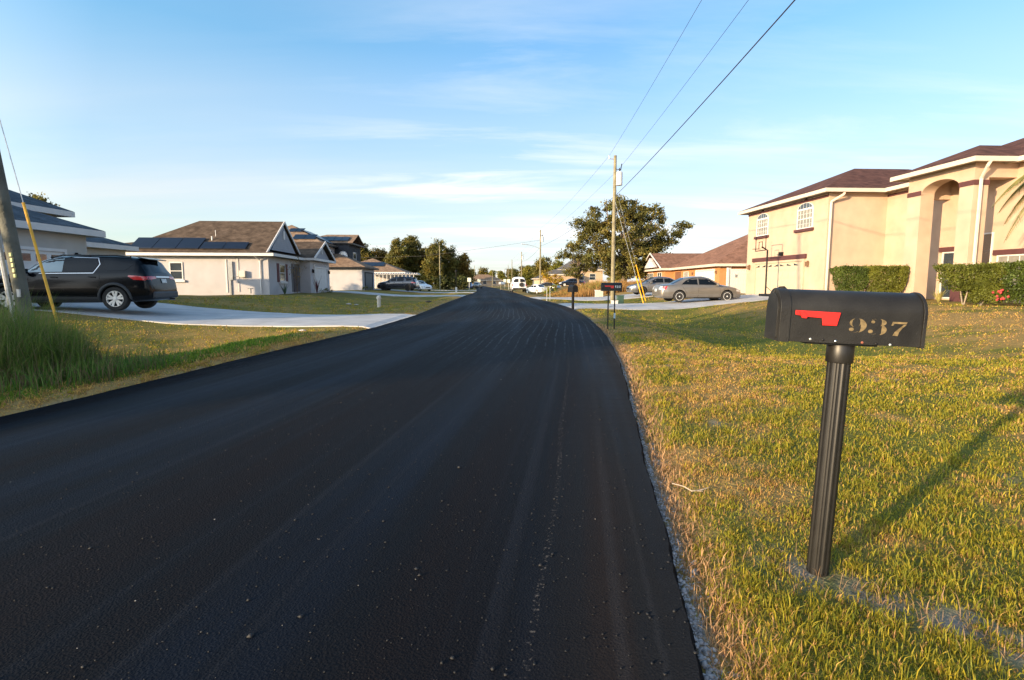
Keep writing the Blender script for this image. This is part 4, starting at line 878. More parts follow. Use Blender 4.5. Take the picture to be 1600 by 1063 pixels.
for k in range(3):
    y0 = 1.4 + k * 1.4; q.prism([(-3.0, y0 + .3, fx(-3.0) + .1), (-3.0, y0 + 1.65, fx(-3.0) + .1), (-6.4 , y0 + 1.65, fx(-6.4) + .1), (-6.4, y0 + .3, fx(-6.4) + .1)], (0, 0, .04))
q.build('solar_panel', M_solar, GC)
fzC2 = lambda y: 5.95 + 1.3 * (y - 4.5) / 3.5
solar(GC, -6.2, -1.6, 5.0, 6.6, fzC2, nx_=5)
# ---- house D: tan hip roof with white fence beyond
GD = thing('bungalow', 'low bungalow with tan hip roof and dark solar panels behind the dark blue vehicle', 'house', (-18.0, 88, .35), R(3))
b = MB(); b.box(-12, 0, 0, 12, -.6, 2.5); b.build('wall', mW, GD); hip_roof(GD, rC, -12, 0, 0, 12, 2.7, 2.5, .5, M_white, .16)
solar(GD, -8.6, -3.4, 1.9, 3.7, lambda y: 2.7 + 2.5 * (y + .5) / 6.5, nx_=4)
b = MB()
for k in range(13): b.box(-5 + k * .6, -4.9 + k * .6, -3.5, -3.4, 0, 2.2)
b.box(-5.2, 3, -3.6, -.6, 2.2, 2.32)
for k in range(22): b.box(-5.2 + k * .38, -5.1 + k * .38, -3.9, -.6, 2.32, 2.5)
b.build('pergola', M_white, GD)
# ---- house E: cream two-storey house on the right with a portico tower
GE = thing('stucco_house', 'large cream two-storey house with maroon trim and arched portico on the right', 'house', (16.8, 28.8, .45), R(2.9))
mC = stucco('cream_stucco', (.46, .335, .245), .09); rE = shingle('maroon_shingles', (.075, .034, .028), (.13, .062, .048)); H_ = 5.55
b = MB(); b.box(0, 14, 0, 8.6, -.7, H_); b.box(3.25, 14, -17, 0, -.7, H_); b.build('wall', mC, GE)
hip_roof(GE, rE, 0, 12, 0, 8.6, H_ + .16, 2.0, .5, M_cream, .15)
hip_roof(GE, rE, 3.25, 15, -17, .8, H_ + .17, 2.65, .55, M_cream, .15)
# portico: arched wall facing the street, side wall with opening, thick pillars
ax, y0_, y1_ = 1.45, -6.95, -3.6; ym = (y0_ + y1_) / 2 - .05; hw = .98; zs_ = 4.72; th = .62
poly = [(ax, y0_, -.7), (ax, ym - hw, -.7)] + [(ax, ym - hw * math.cos(PI * k / 16), zs_ + math.sin(PI * k / 16) * .48) for k in range(17)] + [(ax, ym + hw, -.7), (ax, y1_, -.7), (ax, y1_, H_ + .02), (ax, y0_, H_ + .02)]
b = MB(); b.prism(poly, (th, 0, 0)); b.build('portico_arch', mC, GE)
yp = y0_; poly = [(ax + th, yp, 5.0), (3.25, yp, 5.0), (3.25, yp, H_ + .02), (ax + th, yp, H_ + .02)]
b = MB(); b.prism(poly, (0, .5, 0)); b.build('portico_beam', mC, GE); b = MB(); b.box(ax + th, 3.25, y1_ - .3, y1_, 4.6, H_ + .02); b.build('portico_beam', mC, GE)
b = MB(); b.box(ax - .03, ax + th + .02, y0_ - .03, ym - hw + .02, 4.70, 4.90); b.build('capital_band', M_maroon, GE); b = MB(); b.box(ax - .03, ax + .1, ym + hw + .0, y1_ + .03, 4.70, 4.90); b.build('capital_band', M_maroon, GE)
b = MB(); b.box(ax - .02, ax + th + .02, y0_ - .02, ym - hw + .015, -.5, .58); b.build('pillar_base', M_maroon, GE)
hip_roof(GE, rE, ax, 7.2, y0_, y1_, H_ + .18, .95, .5, M_cream, .15)
# windows of the garage wing
for u0, u1 in ((1.25, 2.75), (5.95, 7.4)):
    z0, z1 = 3.85, 4.95; fo = window(GE, 'x-', 0, u0, u1, z0, z1, cols=5, rows=4, sill=M_maroon, glass=M_blind, mid=True)
    um = (u0 + u1) / 2; rr = (u1 - u0) / 2; a = MB(); pts = [(-.05, um - rr * math.cos(PI * k / 12), z1 + .36 * math.sin(PI * k / 12)) for k in range(13)]; a.prism(pts, (.046, 0, 0)); ao = a.build('arch_frame', M_white, fo)
    a = MB()
    for k in range(1, 5): a.tube([(-.056, um + rr * (-1 + .4 * k), z1 + .02), (-.056, um + rr * (-1 + .4 * k), z1 + .36 * math.sqrt(max(0, 1 - (-1 + .4 * k) ** 2)) - .02)], .01, 4)
    a.build('muntin', M_white, fo); a = MB(); a.prism([(-.06, um + (y_ - um) * .88, z1 + .04 + (z_ - z1) * .8) for x_, y_, z_ in pts], (.008, 0, 0)); a.build('arch_pane', M_win, fo)
    a = MB(); slab(a, 'x-', 0, um - .07, um + .07, 5.32, 5.52, 0, .06); a.build('keystone', M_maroon, GE)
garage(GE, 'x-', 0, 1.9, 7.2, 0, 2.02, mat('cream_door', (.46, .38, .27), .6, var=.03), 4, 8, wins=None, frame=mC)
b = MB()
for k in range(7):
    u = 2.3 + k * .74; b.prism([on('x-', 0, u, 1.80, .05), on('x-', 0, u + .5, 1.80, .05), on('x-', 0, u + (.5 if k < 3 else .0), 1.93, .05)], (-.006, 0, 0))
b.build('garage_pane', M_win, GE)
b = MB(); slab(b, 'x-', 0, 1.65, 7.65, 2.17, 2.42, 0, .12); b.build('garage_lintel', M_maroon, GE)
mLamp = mat('lamp_bronze', (.20, .12, .07), .5, .3)
lantern(GE, 'x-', 0, 1.45, 1.85, mLamp); lantern(GE, 'x-', 0, 8.1, 1.85, mLamp)
b = MB(); slab(b, 'x-', 0, 0, 8.6, 5.32, 5.44, .003, .03); slab(b, 'x-', 3.25, -3.7, -.0, 5.32, 5.44, .003, .03); b.build('frieze', M_maroon, GE)
b = MB(); slab(b, 'x-', 0, 4.05, 4.35, 2.44, 2.66, .0, .16); b.build('flood_lamp', M_black, GE)
downpipe(GE, [(.55, -.42, 5.55), (.55, -.42, 5.4), (.09, -.10, 5.05), (.09, -.10, 0)], M_cream, .065)
downpipe(GE, [(1.6, y0_ - .5, 5.55), (1.55, y0_ - .42, 5.35), (1.66, y0_ - .09, 4.95), (1.66, y0_ - .09, 0)], M_cream, .065)
downpipe(GE, [(3.19, -1.7, 5.5), (3.19, -1.7, 3.2)], M_cream, .03)
window(GE, 'x-', 3.25, -2.6, -1.9, .9, 2.0, lintel=M_maroon, glass=M_blind, mid=True); lantern(GE, 'x-', 3.25, -1.7, 3.05, mLamp)
window(GE, 'x-', 3.25, -9.3, -6.45, .65, 1.92, cols=6, rows=2, lintel=M_maroon, glass=M_blind, mullions=(.5,), mid=False)
window(GE, 'x-', 3.25, -4.75, -3.75, .05, 2.2, glass=M_win, lintel=M_maroon); window(GE, 'x-', 3.25, -6.2, -5.5, .05, 2.9, glass=M_win)
window(GE, 'x-', 3.25, -15.6, -13.0, .65, 1.92, cols=6, rows=2, lintel=M_maroon, glass=M_blind, mullions=(.5,), mid=False)
# ---- house F: orange stucco bungalow with brown roof
GF = thing('bungalow', 'orange stucco bungalow with brown shingle roof and white gable trim behind the two sedans', 'house', (19.3, 49.8, .35), R(-1.0))
mO = stucco('orange_stucco', (.42, .19, .075)); rF = shingle('rust_shingles', (.20, .10, .065), (.29, .15, .10)); mO2 = stucco('peach_stucco', (.60, .40, .20))
b = MB(); b.box(0, 14, 0, 15, -.6, 2.45); b.box(-1.1, 6, 15, 25, -.6, 2.45); b.build('wall', mO, GF)
hip_roof(GF, rF, 0, 14, 0, 15.2, 2.68, 3.9, .55, M_cream, .2)
hip_roof(GF, rF, -1.1, 12, 15, 25, 2.68, 2.05, .55, M_cream, .2, gable=('-x',))
b = MB(); b.prism([(-1.14, 15, 2.5), (-1.14, 25, 2.5), (-1.14, 20, 4.45)], (.12, 0, 0)); b.build('gable_wall', mO, GF); rake(GF, -1.75, 14.45, 20, 25.55, 2.75, 4.82, M_white)
b = MB(); b.prism([(-1.75, 17.0, 2.85), (-1.75, 23.0, 2.85), (-1.75, 20, 4.1)], (.3, 0, 0)); b.build('gable_truss', M_white, GF)
garage(GF, 'x-', 0, 1.3, 6.5, 0, 2.1, M_white, 4, 6); window(GF, 'x-', 0, 9.1, 10.9, .6, 2.15, cols=4, glass=M_blind); lantern(GF, 'x-', 0, 7.6, 1.9, mLamp); lantern(GF, 'x-', 0, .7, 1.9, mLamp)
window(GF, 'x-', -1.1, 16.2, 18.2, .7, 2.2, mullions=(.5,)); window(GF, 'x-', -1.1, 20.5, 23.8, .5, 2.2, mullions=(.33, .66)); b = MB(); slab(b, 'x-', 0, 12, 14.3, 0, 2.2, .004, .02); b.build('front_door', mat('brown_door', (.16, .07, .035), .6), GF)
downpipe(GF, [(1.0, -.45, 2.6), (1.0, -.06, 2.3), (1.0, -.06, .1)], M_cream, .06); b = MB(); slab(b, 'y-', 0, 1.1, 6, 2.05, 2.2, .005, .06); b.build('beam', mat('brown_beam', (.10, .055, .04), .8), GF)
window(GF, 'y-', 0, 2.0, 3.4, 1.0, 2.0)
# white vinyl fence between the two right-hand houses
fn = thing('vinyl_fence', 'white vinyl fence with gate between the orange bungalow and the cream house', 'fence', (17.0, 41.4, .38), R(3))
b = MB()
for k in range(24): b.box(-.3 + k * .21, -.3 + k * .21 + .2, 0, .04, 0, 1.85)
b.box(-.3, 4.74, -.02, .06, 1.85, 1.93); b.build('fence_panel', M_white, fn)
for x in (-.3, 1.6, 3.2, 4.7): b = MB(); b.box(x - .07, x + .07, -.07, .11, 0, 2.02); b.build('post', M_white, fn)
b = MB(); b.box(.25, .4, -.05, -.02, 1.3, 1.5); b.build('latch', M_alu, fn)
# ---- far houses
GH = thing('stucco_house', 'far grey-roofed tan house beyond the dry field on the right', 'house', (10.0, 112, 1.4), R(0))
b = MB(); b.box(0, 9, 0, 10, -1, 2.5); b.box(-3.5, 3, -2.5, 2, -1, 1.5); b.build('wall', stucco('tan_stucco', (.42, .30, .20)), GH); rH = shingle('grey_shingles', (.11, .10, .095), (.16, .145, .135)); hip_roof(GH, rH, 0, 9, 0, 10, 2.7, 2.9, .5, M_cream, .2); hip_roof(GH, rH, -3.5, 3, -2.5, 2, 1.7, 1.0, .4, M_cream, .2)
for u in (.8, 3.2): window(GH, 'y-', 0, u + 3, u + 4.3, .5, 1.8)
GI = thing('bungalow', 'tan-roofed low house closing the far end of the road', 'house', (-18, 222, .2), R(12))
b = MB(); b.box(0, 14, 0, 10, -1, 2.3); b.build('wall', stucco('tan_stucco', (.42, .30, .20)), GI); hip_roof(GI, rC, 0, 14, 0, 10, 2.4, 2.4, .5, M_cream, .2)
for u in (2, 6, 10): window(GI, 'y-', 0, u, u + 1.5, .7, 1.9)
GJ = thing('bungalow', 'low cream building half hidden behind the white van', 'house', (6.3, 128, .2), R(0))
b = MB(); b.box(-1, 6, 0, 8, -1, 2.0); b.build('wall', stucco('cream_far', (.55, .45, .33)), GJ); hip_roof(GJ, rH, -1, 6, 0, 8, 2.2, 1.4, .5, M_cream, .2); window(GJ, 'y-', 0, 1, 2.5, .6, 1.7)
# ---------------------------------------------------------------- poles and wires
M_pole = mat('weathered_pole', (.20, .165, .095), .9, var=.3, vscale=3, bump=.5, bscale=25, c2=(.27, .24, .15))
M_pole2 = mat('old_grey_pole', (.085, .09, .07), .9, var=.35, vscale=2.5, bump=.8, bscale=22, c2=(.15, .15, .125), detail=10)
M_wire = mat('black_wire', (.02, .02, .022), .6, var=.1); M_gal = mat('galvanised', (.42, .43, .43), .45, .6, var=.2, vscale=20)
M_yel = mat('yellow_guard', (.70, .36, .01), .5, var=.08, vscale=6)
def pole(x, y, h, label, r0=.15, r1=.10, lean=(0, 0), gear=True, lamp=None, m=None, group='utility poles down the street'):
    z = zf(x, y); t = thing('utility_pole', label, 'utility pole', (x, y, z), 0, group)
    b = MB(); b.tube([(lean[0] * k / 6 * h, lean[1] * k / 6 * h, h * k / 6 - (.3 if k == 0 else 0)) for k in range(7)], [r0 + (r1 - r0) * k / 6 for k in range(7)], 14); b.build('pole', m or M_pole, t, smooth=True)
    if gear:
        b = MB(); b.lathe([(.2, -.45), (.22, -.43), (.22, .40), (.17, .46), (.05, .5)], (.30, -.06, h - 1.55), 'z', 14); b.build('transformer', mat('transformer_grey', (.55, .55, .53), .45, .1), t, smooth=True)
        b = MB(); b.tube([(.30, -.06, h - 1.06), (.30, -.06, h - .86)], [.03, .05], 8); b.tube([(.05, 0, h - .9), (.42, -.05, h - .95)], .02, 6); b.tube([(.38, -.05, h - 1.0), (.45, -.05, h - .55)], .03, 6); b.build('insulator', M_black, t)
        b = MB(); b.tube([(0, 0, h - .25), (-.42, 0, h - .20)], .03, 6); b.tube([(-.42, 0, h - .24), (-.42, 0, h - .02)], .045, 8); b.build('bracket', M_gal, t)
    if lamp:
        b = MB(); b.tube([(0, 0, lamp), (-1.2, 0, lamp + .45), (-2.5, 0, lamp + .75)], .04, 6); b.build('lamp_arm', M_gal, t); b = MB(); b.obox((-2.8, 0, lamp + .74), .7, .28, .13, (0, .1, 0)); b.build('lamp_head', M_gal, t, bevel=.03)
    return t
PX = [(7.05, 37.4), (4.75, 90), (2.6, 146), (.0, 190), (-1.8, 250), (-4.5, 320)]
Hs = [10.3, 10.3, 9.6, 9.4, 9.4, 9.4]
labs = ['tall wooden pole with transformer can beside the twin-legged mailbox', 'pole with a street lamp arm reaching over the road behind the white van', 'bare pole just left of the street-lamp pole', 'third thin pole beyond the white van', 'fourth thin pole beyond the white van, near the road end', 'last tiny pole where the road ends on the right']
for k, ((x, y), h, lb) in enumerate(zip(PX, Hs, labs)): T_ = pole(x, y, h, lb, gear=k in (0, 1, 2), lamp=7.2 if k == 1 else None)
pole(-13.6, 101, 8.3, 'lone grey pole in front of the left tree row', gear=False, r0=.13, r1=.09)
pole(-15.5, 190, 9.5, 'thin pole on the left side far down the road', gear=False); pole(-17.5, 250, 9.5, 'farthest thin pole on the left side of the road', gear=False); pole(-7.5, 205, 5.5, 'short pole in the middle of the view at the road end', gear=False)
LP_ = pole(-8.87, 9.8, 11.0, 'old grey wooden pole leaning left at the left edge of the photograph', r0=.115, r1=.085, lean=(-.110, 0), gear=False, m=M_pole2, group=None)
b = MB(); b.tube([(-.15, -.08, -.3), (-.15 - .11 * 3.2, -.08, 3.2)], .04, 8); b.build('conduit', M_gal, LP_, smooth=True)
for k in range(5): b = MB(); zz_ = 1.55 + k * .095; b.box(.03 - .11 * zz_, .065 - .11 * zz_, -.135, -.105, zz_, zz_ + .065); b.build('tag', mat('yellow_tag', (.5, .5, .2), .5), LP_)
b = MB(); b.box(.035 - .11 * 1.3, .085 - .11 * 1.3, -.137, -.11, 1.2, 1.34); b.build('tag', M_white, LP_)
def guy(root, a, bpt, gl):
    b = MB(); b.tube([a, bpt], .008, 5); b.build('guy_wire', M_gal, root); va, vb = Vector(a), Vector(bpt); d = (vb - va).normalized(); g = MB(); g.tube([va - d * .05, va + d * gl], .022 if 2.9 < gl < 3 else .035, 8); g.build('guy_guard', M_yel, root, smooth=True)
guy(LP_, (1.17, -.65, .0), (-.11 * 7.3, 0, 7.3), 2.95)
T0 = [o for o in col.objects if o.get('label', '').startswith('tall wooden pole')][0]
z0p = T0.location.z
guy(T0, (2.65, .8, .0), (0, 0, 8.4), 3.1); guy(T0, (1.50, -3.2, .0), (0, 0, 7.4), 2.3)
def wire(name, label, pts, r, sag=.35):
    b = MB(); P = []
    for (p, q) in zip(pts[:-1], pts[1:]):
        p, q = Vector(p), Vector(q); n = 14
        for k in range(n): t = k / n; v = p.lerp(q, t); v.z -= 4 * sag * t * (1 - t) * ((q - p).length / 45) ** 2; P.append(v)
    P.append(Vector(pts[-1])); b.tube(P, r, 5); o = b.build('power_line', M_wire); tag(o, label, 'power line', 'power lines over the right verge'); return o
def wpts(first, offs, dz):
    return [first] + [(x + offs, y, zf(x, y) + h + dz) for (x, y), h in zip(PX, Hs)]
wire('w', 'thin leftmost power line running from the top of the transformer pole', wpts((4.2, -12, 10.1), -.4, 0), .007)
wire('w', 'middle power line climbing from the transformer pole to the upper right', wpts((5.5, -12, 9.9), .35, -.8), .007)
wire('w', 'thick lowest power line climbing to the top right corner', wpts((5.0, -12, 8.05), .15, -2.6), .016)
wire('w', 'faint power line crossing the road far behind the street-lamp pole', [(4.75, 90, 8.4), (-17, 101, 6.3), (-60, 120, 7.4)], .02)
o_ = bpy.data.objects[-1] if False else None
pole(4.8, -12, 10.3, 'wooden pole behind the viewpoint carrying the power lines', gear=False, group=None)
# ---------------------------------------------------------------- the mailbox in the foreground
M_mb = mat('black_mailbox_enamel', (.016, .015, .014), .48, .05, var=.35, vscale=7, bump=.12, bscale=160, c2=(.026, .025, .023), spec=.3, detail=8)
M_post = mat('black_post_plastic', (.012, .011, .010), .42, 0, var=.25, vscale=14)
M_flag = mat('red_flag_plastic', (.60, .018, .014), .35, var=.06, vscale=8)
M_gold = mat('worn_gold_paint', (.20, .145, .07), .5, .3, var=.4, vscale=60)
mbx = thing('mailbox', 'near black metal mailbox numbered 937 with red flag on a fluted post', 'mailbox', (1.273, 2.10, zf(1.273, 2.1) + .012), 0)
mbx.rotation_euler = (0, R(2.0), R(-8.0))
fl = MB(); n_ = 48; ring = [(.0395 + (.0018 if (k % 4) in (0, 1) else -.0010)) for k in range(n_)]
vs = []
for zi in (-.12, .915):
    for k in range(n_): a = 2 * PI * k / n_; vs.append((ring[k] * math.cos(a), ring[k] * math.sin(a), zi))
fl.add(vs, [(k, (k + 1) % n_, n_ + (k + 1) % n_, n_ + k) for k in range(n_)] + [tuple(range(n_, 2 * n_))]); fl.build('post', M_post, mbx)
b = MB(); b.lathe([(.047, 0), (.049, .004), (.0485, .068), (.046, .074)], (0, 0, .872), 'z', 32); b.build('collar', M_post, mbx, smooth=True)
b = MB(); b.box(-.15, .11, -.045, .055, .944, .952); b.build('bracket', M_post, mbx)
BX0, BX1, BY, BZ, BW, BH = -.23, .241, -.08, .953, .160, .202     # box ends, front side, bottom, width, height
def arch_prof(w_, h_, n=20, ins=0):
    r_ = w_ / 2; pts = [(-r_ + ins, ins), (r_ - ins, ins)]; 
    for k in range(n + 1): a = PI * k / n; pts.append(((r_ - ins) * math.cos(a), h_ - r_ * 1.02 + (r_ * 1.02 - ins) * math.sin(a)))
    return pts
cy_ = BY + BW / 2
def archbody(x0, x1, w_, h_, cz, name, m, parent, ins=0, bev=.002):
    b = MB(); b.prism([(x0, cy_ + u, cz + v) for u, v in arch_prof(w_, h_, ins=ins)], (x1 - x0, 0, 0)); return b.build(name, m, parent, smooth=True, bevel=bev)
archbody(BX0, BX1, BW, BH, BZ, 'box', M_mb, mbx)
archbody(BX1, BX1 + .012, BW + .012, BH + .007, BZ - .003, 'rear_rim', M_mb, mbx)
door = archbody(BX0 - .034, BX0 + .004, BW + .008, BH + .005, BZ - .002, 'door', M_mb, mbx, bev=.006)
archbody(BX0 - .040, BX0 - .032, BW - .03, BH - .028, BZ + .012, 'door_panel', M_mb, mbx, bev=.003)
b = MB(); zt = BZ + BH; b.tube([(BX0 + .010, cy_, zt - .004), (BX0 - .002, cy_, zt + .007), (BX0 - .018, cy_, zt + .006), (BX0 - .032, cy_, zt - .004), (BX0 - .040, cy_, zt - .018)], [.004, .004, .003, .0025, .002], 8); b.build('latch', M_mb, mbx, smooth=True)
# the flag lies along the box, pivoting near the door
k_ = (BX1 - BX0) / 1020.0; fxp = lambda X: BX0 + (X - 250) * k_; fzp = lambda Z_: BZ + (560 - Z_) * k_ * 1.0
fp = [(290, 295), (640, 303), (618, 412), (508, 412), (500, 352), (405, 348), (290, 332)]
b = MB(); b.prism([(fxp(X), BY - .0045, fzp(Z_)) for X, Z_ in fp], (0, -.004, 0)); fo = b.build('flag', M_flag, mbx, bevel=.001)
b = MB(); b.prism([(fxp(X), BY - .0088, fzp(Z_)) for X, Z_ in ((318, 305), (352, 305), (383, 345), (375, 360), (338, 356))], (0, -.005, 0)); b.build('flag_pivot', M_flag, fo, bevel=.001)
# stencilled digits
def ribbon(cx_, cz_, rx, rz, a0, a1, w0, n=18, bias=0):
    out = MB(); P = []
    for k in range(n + 1):
        t = k / n; a = R(a0 + (a1 - a0) * t); ww = w0 * math.sin(PI * t) ** .8
        P.append(((cx_ + (rx - ww / 2) * math.cos(a), cz_ + (rz - ww * .1) * math.sin(a)), (cx_ + (rx + ww / 2) * math.cos(a), cz_ + (rz + ww * .1) * math.sin(a))))
    return P
def digits(parent):
    yb = BY - .0012
    def q(bm_, P):
        vs = []; 
        for (i0, o0) in P: vs += [(fxp(i0[0]), yb, fzp(i0[1])), (fxp(o0[0]), yb, fzp(o0[1]))]
        bm_.add(vs, [(2 * i, 2 * i + 1, 2 * i + 3, 2 * i + 2) for i in range(len(P) - 1)])
    def dot(bm_, x, z, r_, ry=None, n=14): bm_.add([(fxp(x + r_ * math.cos(2 * PI * k / n)), yb, fzp(z + (ry or r_) * math.sin(2 * PI * k / n))) for k in range(n)], [tuple(range(n))])
    def pg(bm_, pts): bm_.prism([(fxp(x), yb, fzp(z)) for x, z in pts], (0, -.0006, 0))
    b = MB(); q(b, ribbon(768, 382, 38, 36, 100, 262, 20)); q(b, ribbon(780, 402, 50, 58, -82, 78, 44)); q(b, ribbon(790, 378, 14, 28, 100, -100, 6)); dot(b, 738, 436, 19, 15); q(b, ribbon(765, 440, 26, 20, 20, 120, 6)); b.build('number', M_gold, parent)
    b = MB(); dot(b, 898, 368, 15, 12); dot(b, 884, 446, 19, 15); q(b, ribbon(948, 372, 34, 28, -85, 80, 36)); q(b, ribbon(952, 430, 34, 42, -80, 88, 40)); q(b, ribbon(905, 356, 18, 12, 190, 330, 5)); q(b, ribbon(905, 455, 22, 14, 20, 130, 6)); b.build('number', M_gold, parent)
    b = MB(); pg(b, [(1036, 392), (1046, 360), (1156, 360), (1148, 377), (1060, 375), (1050, 392)]); pg(b, [(1150, 381), (1120, 412), (1100, 445), (1092, 476), (1054, 472), (1066, 444), (1092, 418), (1130, 381)]); b.build('number', M_gold, parent)
digits(mbx)
for X, Z_, m_ in ((430, 541, M_gal), (628, 548, M_chrome), (1045, 572 - 14, M_gal), (832, 550, mat('rust_spot', (.25, .08, .05), .9)), (232, 535, mat('rust_spot', (.25, .08, .05), .9)), (940, 556, M_black), (530, 543, M_black)):
    b = MB(); b.lathe([(.005, 0), (.0045, -.002), (.002, -.0035)], (fxp(X) , BY, fzp(Z_) + .004), 'y', 10); b.build('rivet', m_, mbx)
# twin-legged mailbox by the lawn
def small_box(root, x0, x1, w_, h_, z, m, rim=True):
    pr = arch_prof(w_, h_); b = MB(); b.prism([(x0, u, z + v) for u, v in pr], (x1 - x0, 0, 0)); bo = b.build('box', m, root, smooth=True)
    b = MB(); b.prism([(x0 - .015, u * 1.05, z - .004 + v * 1.03) for u, v in pr], (.02, 0, 0)); b.build('door', m, root, smooth=True); return bo
x_, y_ = 2.63, 14.0; t = thing('mailbox', 'black mailbox with red flag on two thin black legs beside the road', 'mailbox', (x_, y_, zf(x_, y_)), 0, 'mailboxes along the right verge')
small_box(t, -.27, .24, .20, .215, 1.0, M_mb)
for x in (-.10, .07): b = MB(); b.tube([(x, 0, -.1), (x, 0, 1.0)], .017, 6); b.build('leg', M_black, t)
b = MB(); b.tube([(-.10, 0, .58), (.07, 0, .62)], .01, 5); b.build('brace', M_gal, t); b = MB(); b.box(.045, .095, -.022, -.018, .28, .42); b.build('tag', mat('pale_blue_tag', (.25, .35, .42), .5), t)
b = MB(); b.prism([(x, -.105, z) for x, z in ((-.21, 1.14), (.02, 1.14), (.02, 1.07), (-.05, 1.07), (-.06, 1.11), (-.21, 1.11))], (0, -.008, 0)); b.build('flag', M_flag, t)
b = MB(); 
for k in range(3): b.box(.055 + k * .055, .085 + k * .055, -.104, -.1015, 1.08, 1.14)
b.build('number', M_gal, t)
# single black mailbox on a post further on
x_, y_ = 2.85, 24.9; t = thing('mailbox', 'small black mailbox with finial on a single post at the driveway mouth', 'mailbox', (x_, y_, zf(x_, y_)), R(-70), 'mailboxes along the right verge')
b = MB(); b.box(-.05, .05, -.05, .05, -.2, .85); b.build('post', M_black, t, bevel=.01); small_box(t, -.26, .24, .27, .33, .85, M_black)
b = MB(); b.lathe([(.03, 1.17), (.05, 1.21), (.02, 1.25), (.035, 1.29), (.0, 1.33)], (0, 0, 0), 'z', 10); b.build('finial', M_black, t); b = MB(); b.box(-.29, -.278, -.07, .04, .98, 1.03); b.build('number', M_gal, t)
x_, y_ = 2.55, 37.2; t = thing('mailbox', 'dark mailbox on two thin posts before the second right driveway', 'mailbox', (x_, y_, zf(x_, y_)), 0, 'mailboxes along the right verge')
small_box(t, -.26, .26, .2, .23, 1.02, M_mb)
for x in (-.12, .10): b = MB(); b.tube([(x, 0, -.1), (x, 0, 1.02)], .02, 6); b.build('leg', M_gal, t)
for lb, x_, y_ in (('pale mailbox among others left of the white van', -1.5, 88), ('white mailbox far left of the white van', -2.1, 99)):
    t = thing('mailbox', lb, 'mailbox', (x_, y_, zf(x_, y_)), 0, 'mailboxes along the right verge'); small_box(t, -.35, .35, .35, .4, 1.1, M_white); b = MB(); b.box(-.06, .06, -.06, .06, -.2, 1.1); b.build('post', M_pole, t)
# marker post, boxes, signs and little things
t = thing('marker_post', 'short white round-topped utility post on the left lawn', 'marker post', put(-8.0, 32.0, 0)); b = MB(); b.lathe([(.115, -.1), (.115, .50), (.14, .51), (.14, .62), (.10, .70), (.03, .73)], (0, 0, 0), 'z', 14); b.build('post', M_cream, t, smooth=True)
t = thing('utility_box', 'small white service box at the foot of the transformer pole', 'utility box', put(6.55, 34.0, 0)); b = MB(); b.box(-.2, .2, -.15, .15, 0, .42); b.build('cabinet', M_white, t, bevel=.02); b = MB(); b.box(-.22, .22, -.17, .17, .42, .46); b.build('lid', M_white, t, bevel=.01)
t = thing('utility_box', 'dark green service box right of the small white one', 'utility box', put(7.35, 36.2, 0)); b = MB(); b.box(-.22, .22, -.2, .2, 0, .75); b.build('cabinet', mat('green_box', (.03, .07, .05), .5), t, bevel=.03); b = MB(); b.box(-.24, .24, -.22, .22, .75, .8); b.build('lid', mat('green_box', (.03, .07, .05), .5), t, bevel=.01)
t = thing('utility_box', 'white cabinet in the dry grass behind the twin-legged mailbox', 'utility box', put(8.3, 50.5, 0)); b = MB(); b.box(-.42, .3, -.3, .3, 0, .6); b.build('cabinet', M_cream, t, bevel=.03); b = MB(); b.box(-.46, .34, -.33, .33, .6, .66); b.build('lid', M_white, t, bevel=.02)
for k, (x_, y_, lb) in enumerate(((-7.6, 95, 'white notice board on the far left verge'), (-7.3, 118, 'smaller white sign behind the notice board'), (-1.6, 120, 'white sign board left of the white van'), (-.7, 112, 'second white sign board nearer the white van'))):
    t = thing('road_sign', lb, 'sign', put(x_, y_, 0), 0, 'white signs far down the road'); b = MB(); b.tube([(0, 0, 0), (0, 0, 2.2)], .04, 6); b.build('post', M_gal, t); b = MB(); b.box(-.32, .32, -.06, -.04, 1.5, 2.2); b.build('board', mat('sign_cream', (.6, .62, .5), .6), t)
t = thing('lamp_post', 'short bare lamp post with white base before the left trees', 'lamp post', put(-9.2, 88, 0)); b = MB(); b.tube([(0, 0, 0), (0, 0, 3.2)], .05, 6); b.build('post', M_black, t); b = MB(); b.lathe([(.14, 3.2), (.2, 3.5), (.08, 3.62)], (0, 0, 0), 'z', 8); b.build('lantern', M_black, t); b = MB(); b.box(-.15, .15, -.15, .15, 0, .8); b.build('base', M_white, t)
# basketball hoop before the garage
t = thing('basketball_hoop', 'freestanding basketball hoop in front of the cream house garage', 'basketball hoop', put(15.35, 32.3, .03), R(0))
b = MB(); b.box(-.1, .7, -.7, .7, 0, .14); b.build('base', M_black, t, bevel=.04); b = MB(); b.tube([(0, 0, .1), (0, 0, 2.75), (-.35, 0, 2.95)], .05, 8); b.tube([(0, 0, .6), (.55, 0, .14)], .015, 5); b.build('pole', M_black, t)
b = MB()
for s_ in (-1, 1): b.box(-.44, -.41, s_ * .64 - .02, s_ * .64 + .02, 2.72, 3.58); b.box(-.44, -.41, s_ * .22 - .012, s_ * .22 + .012, 2.85, 3.25)
b.box(-.44, -.41, -.66, .66, 2.70, 2.75); b.box(-.44, -.41, -.66, .66, 3.55, 3.59); b.box(-.44, -.41, -.23, .23, 3.23, 3.26); bb_ = b.build('backboard', M_black, t)
b = MB(); b.tube([(-.67 + .225 * math.cos(2 * PI * k / 20), .225 * math.sin(2 * PI * k / 20), 2.82) for k in range(21)], .012, 5, cap=False); b.build('rim', M_black, t)
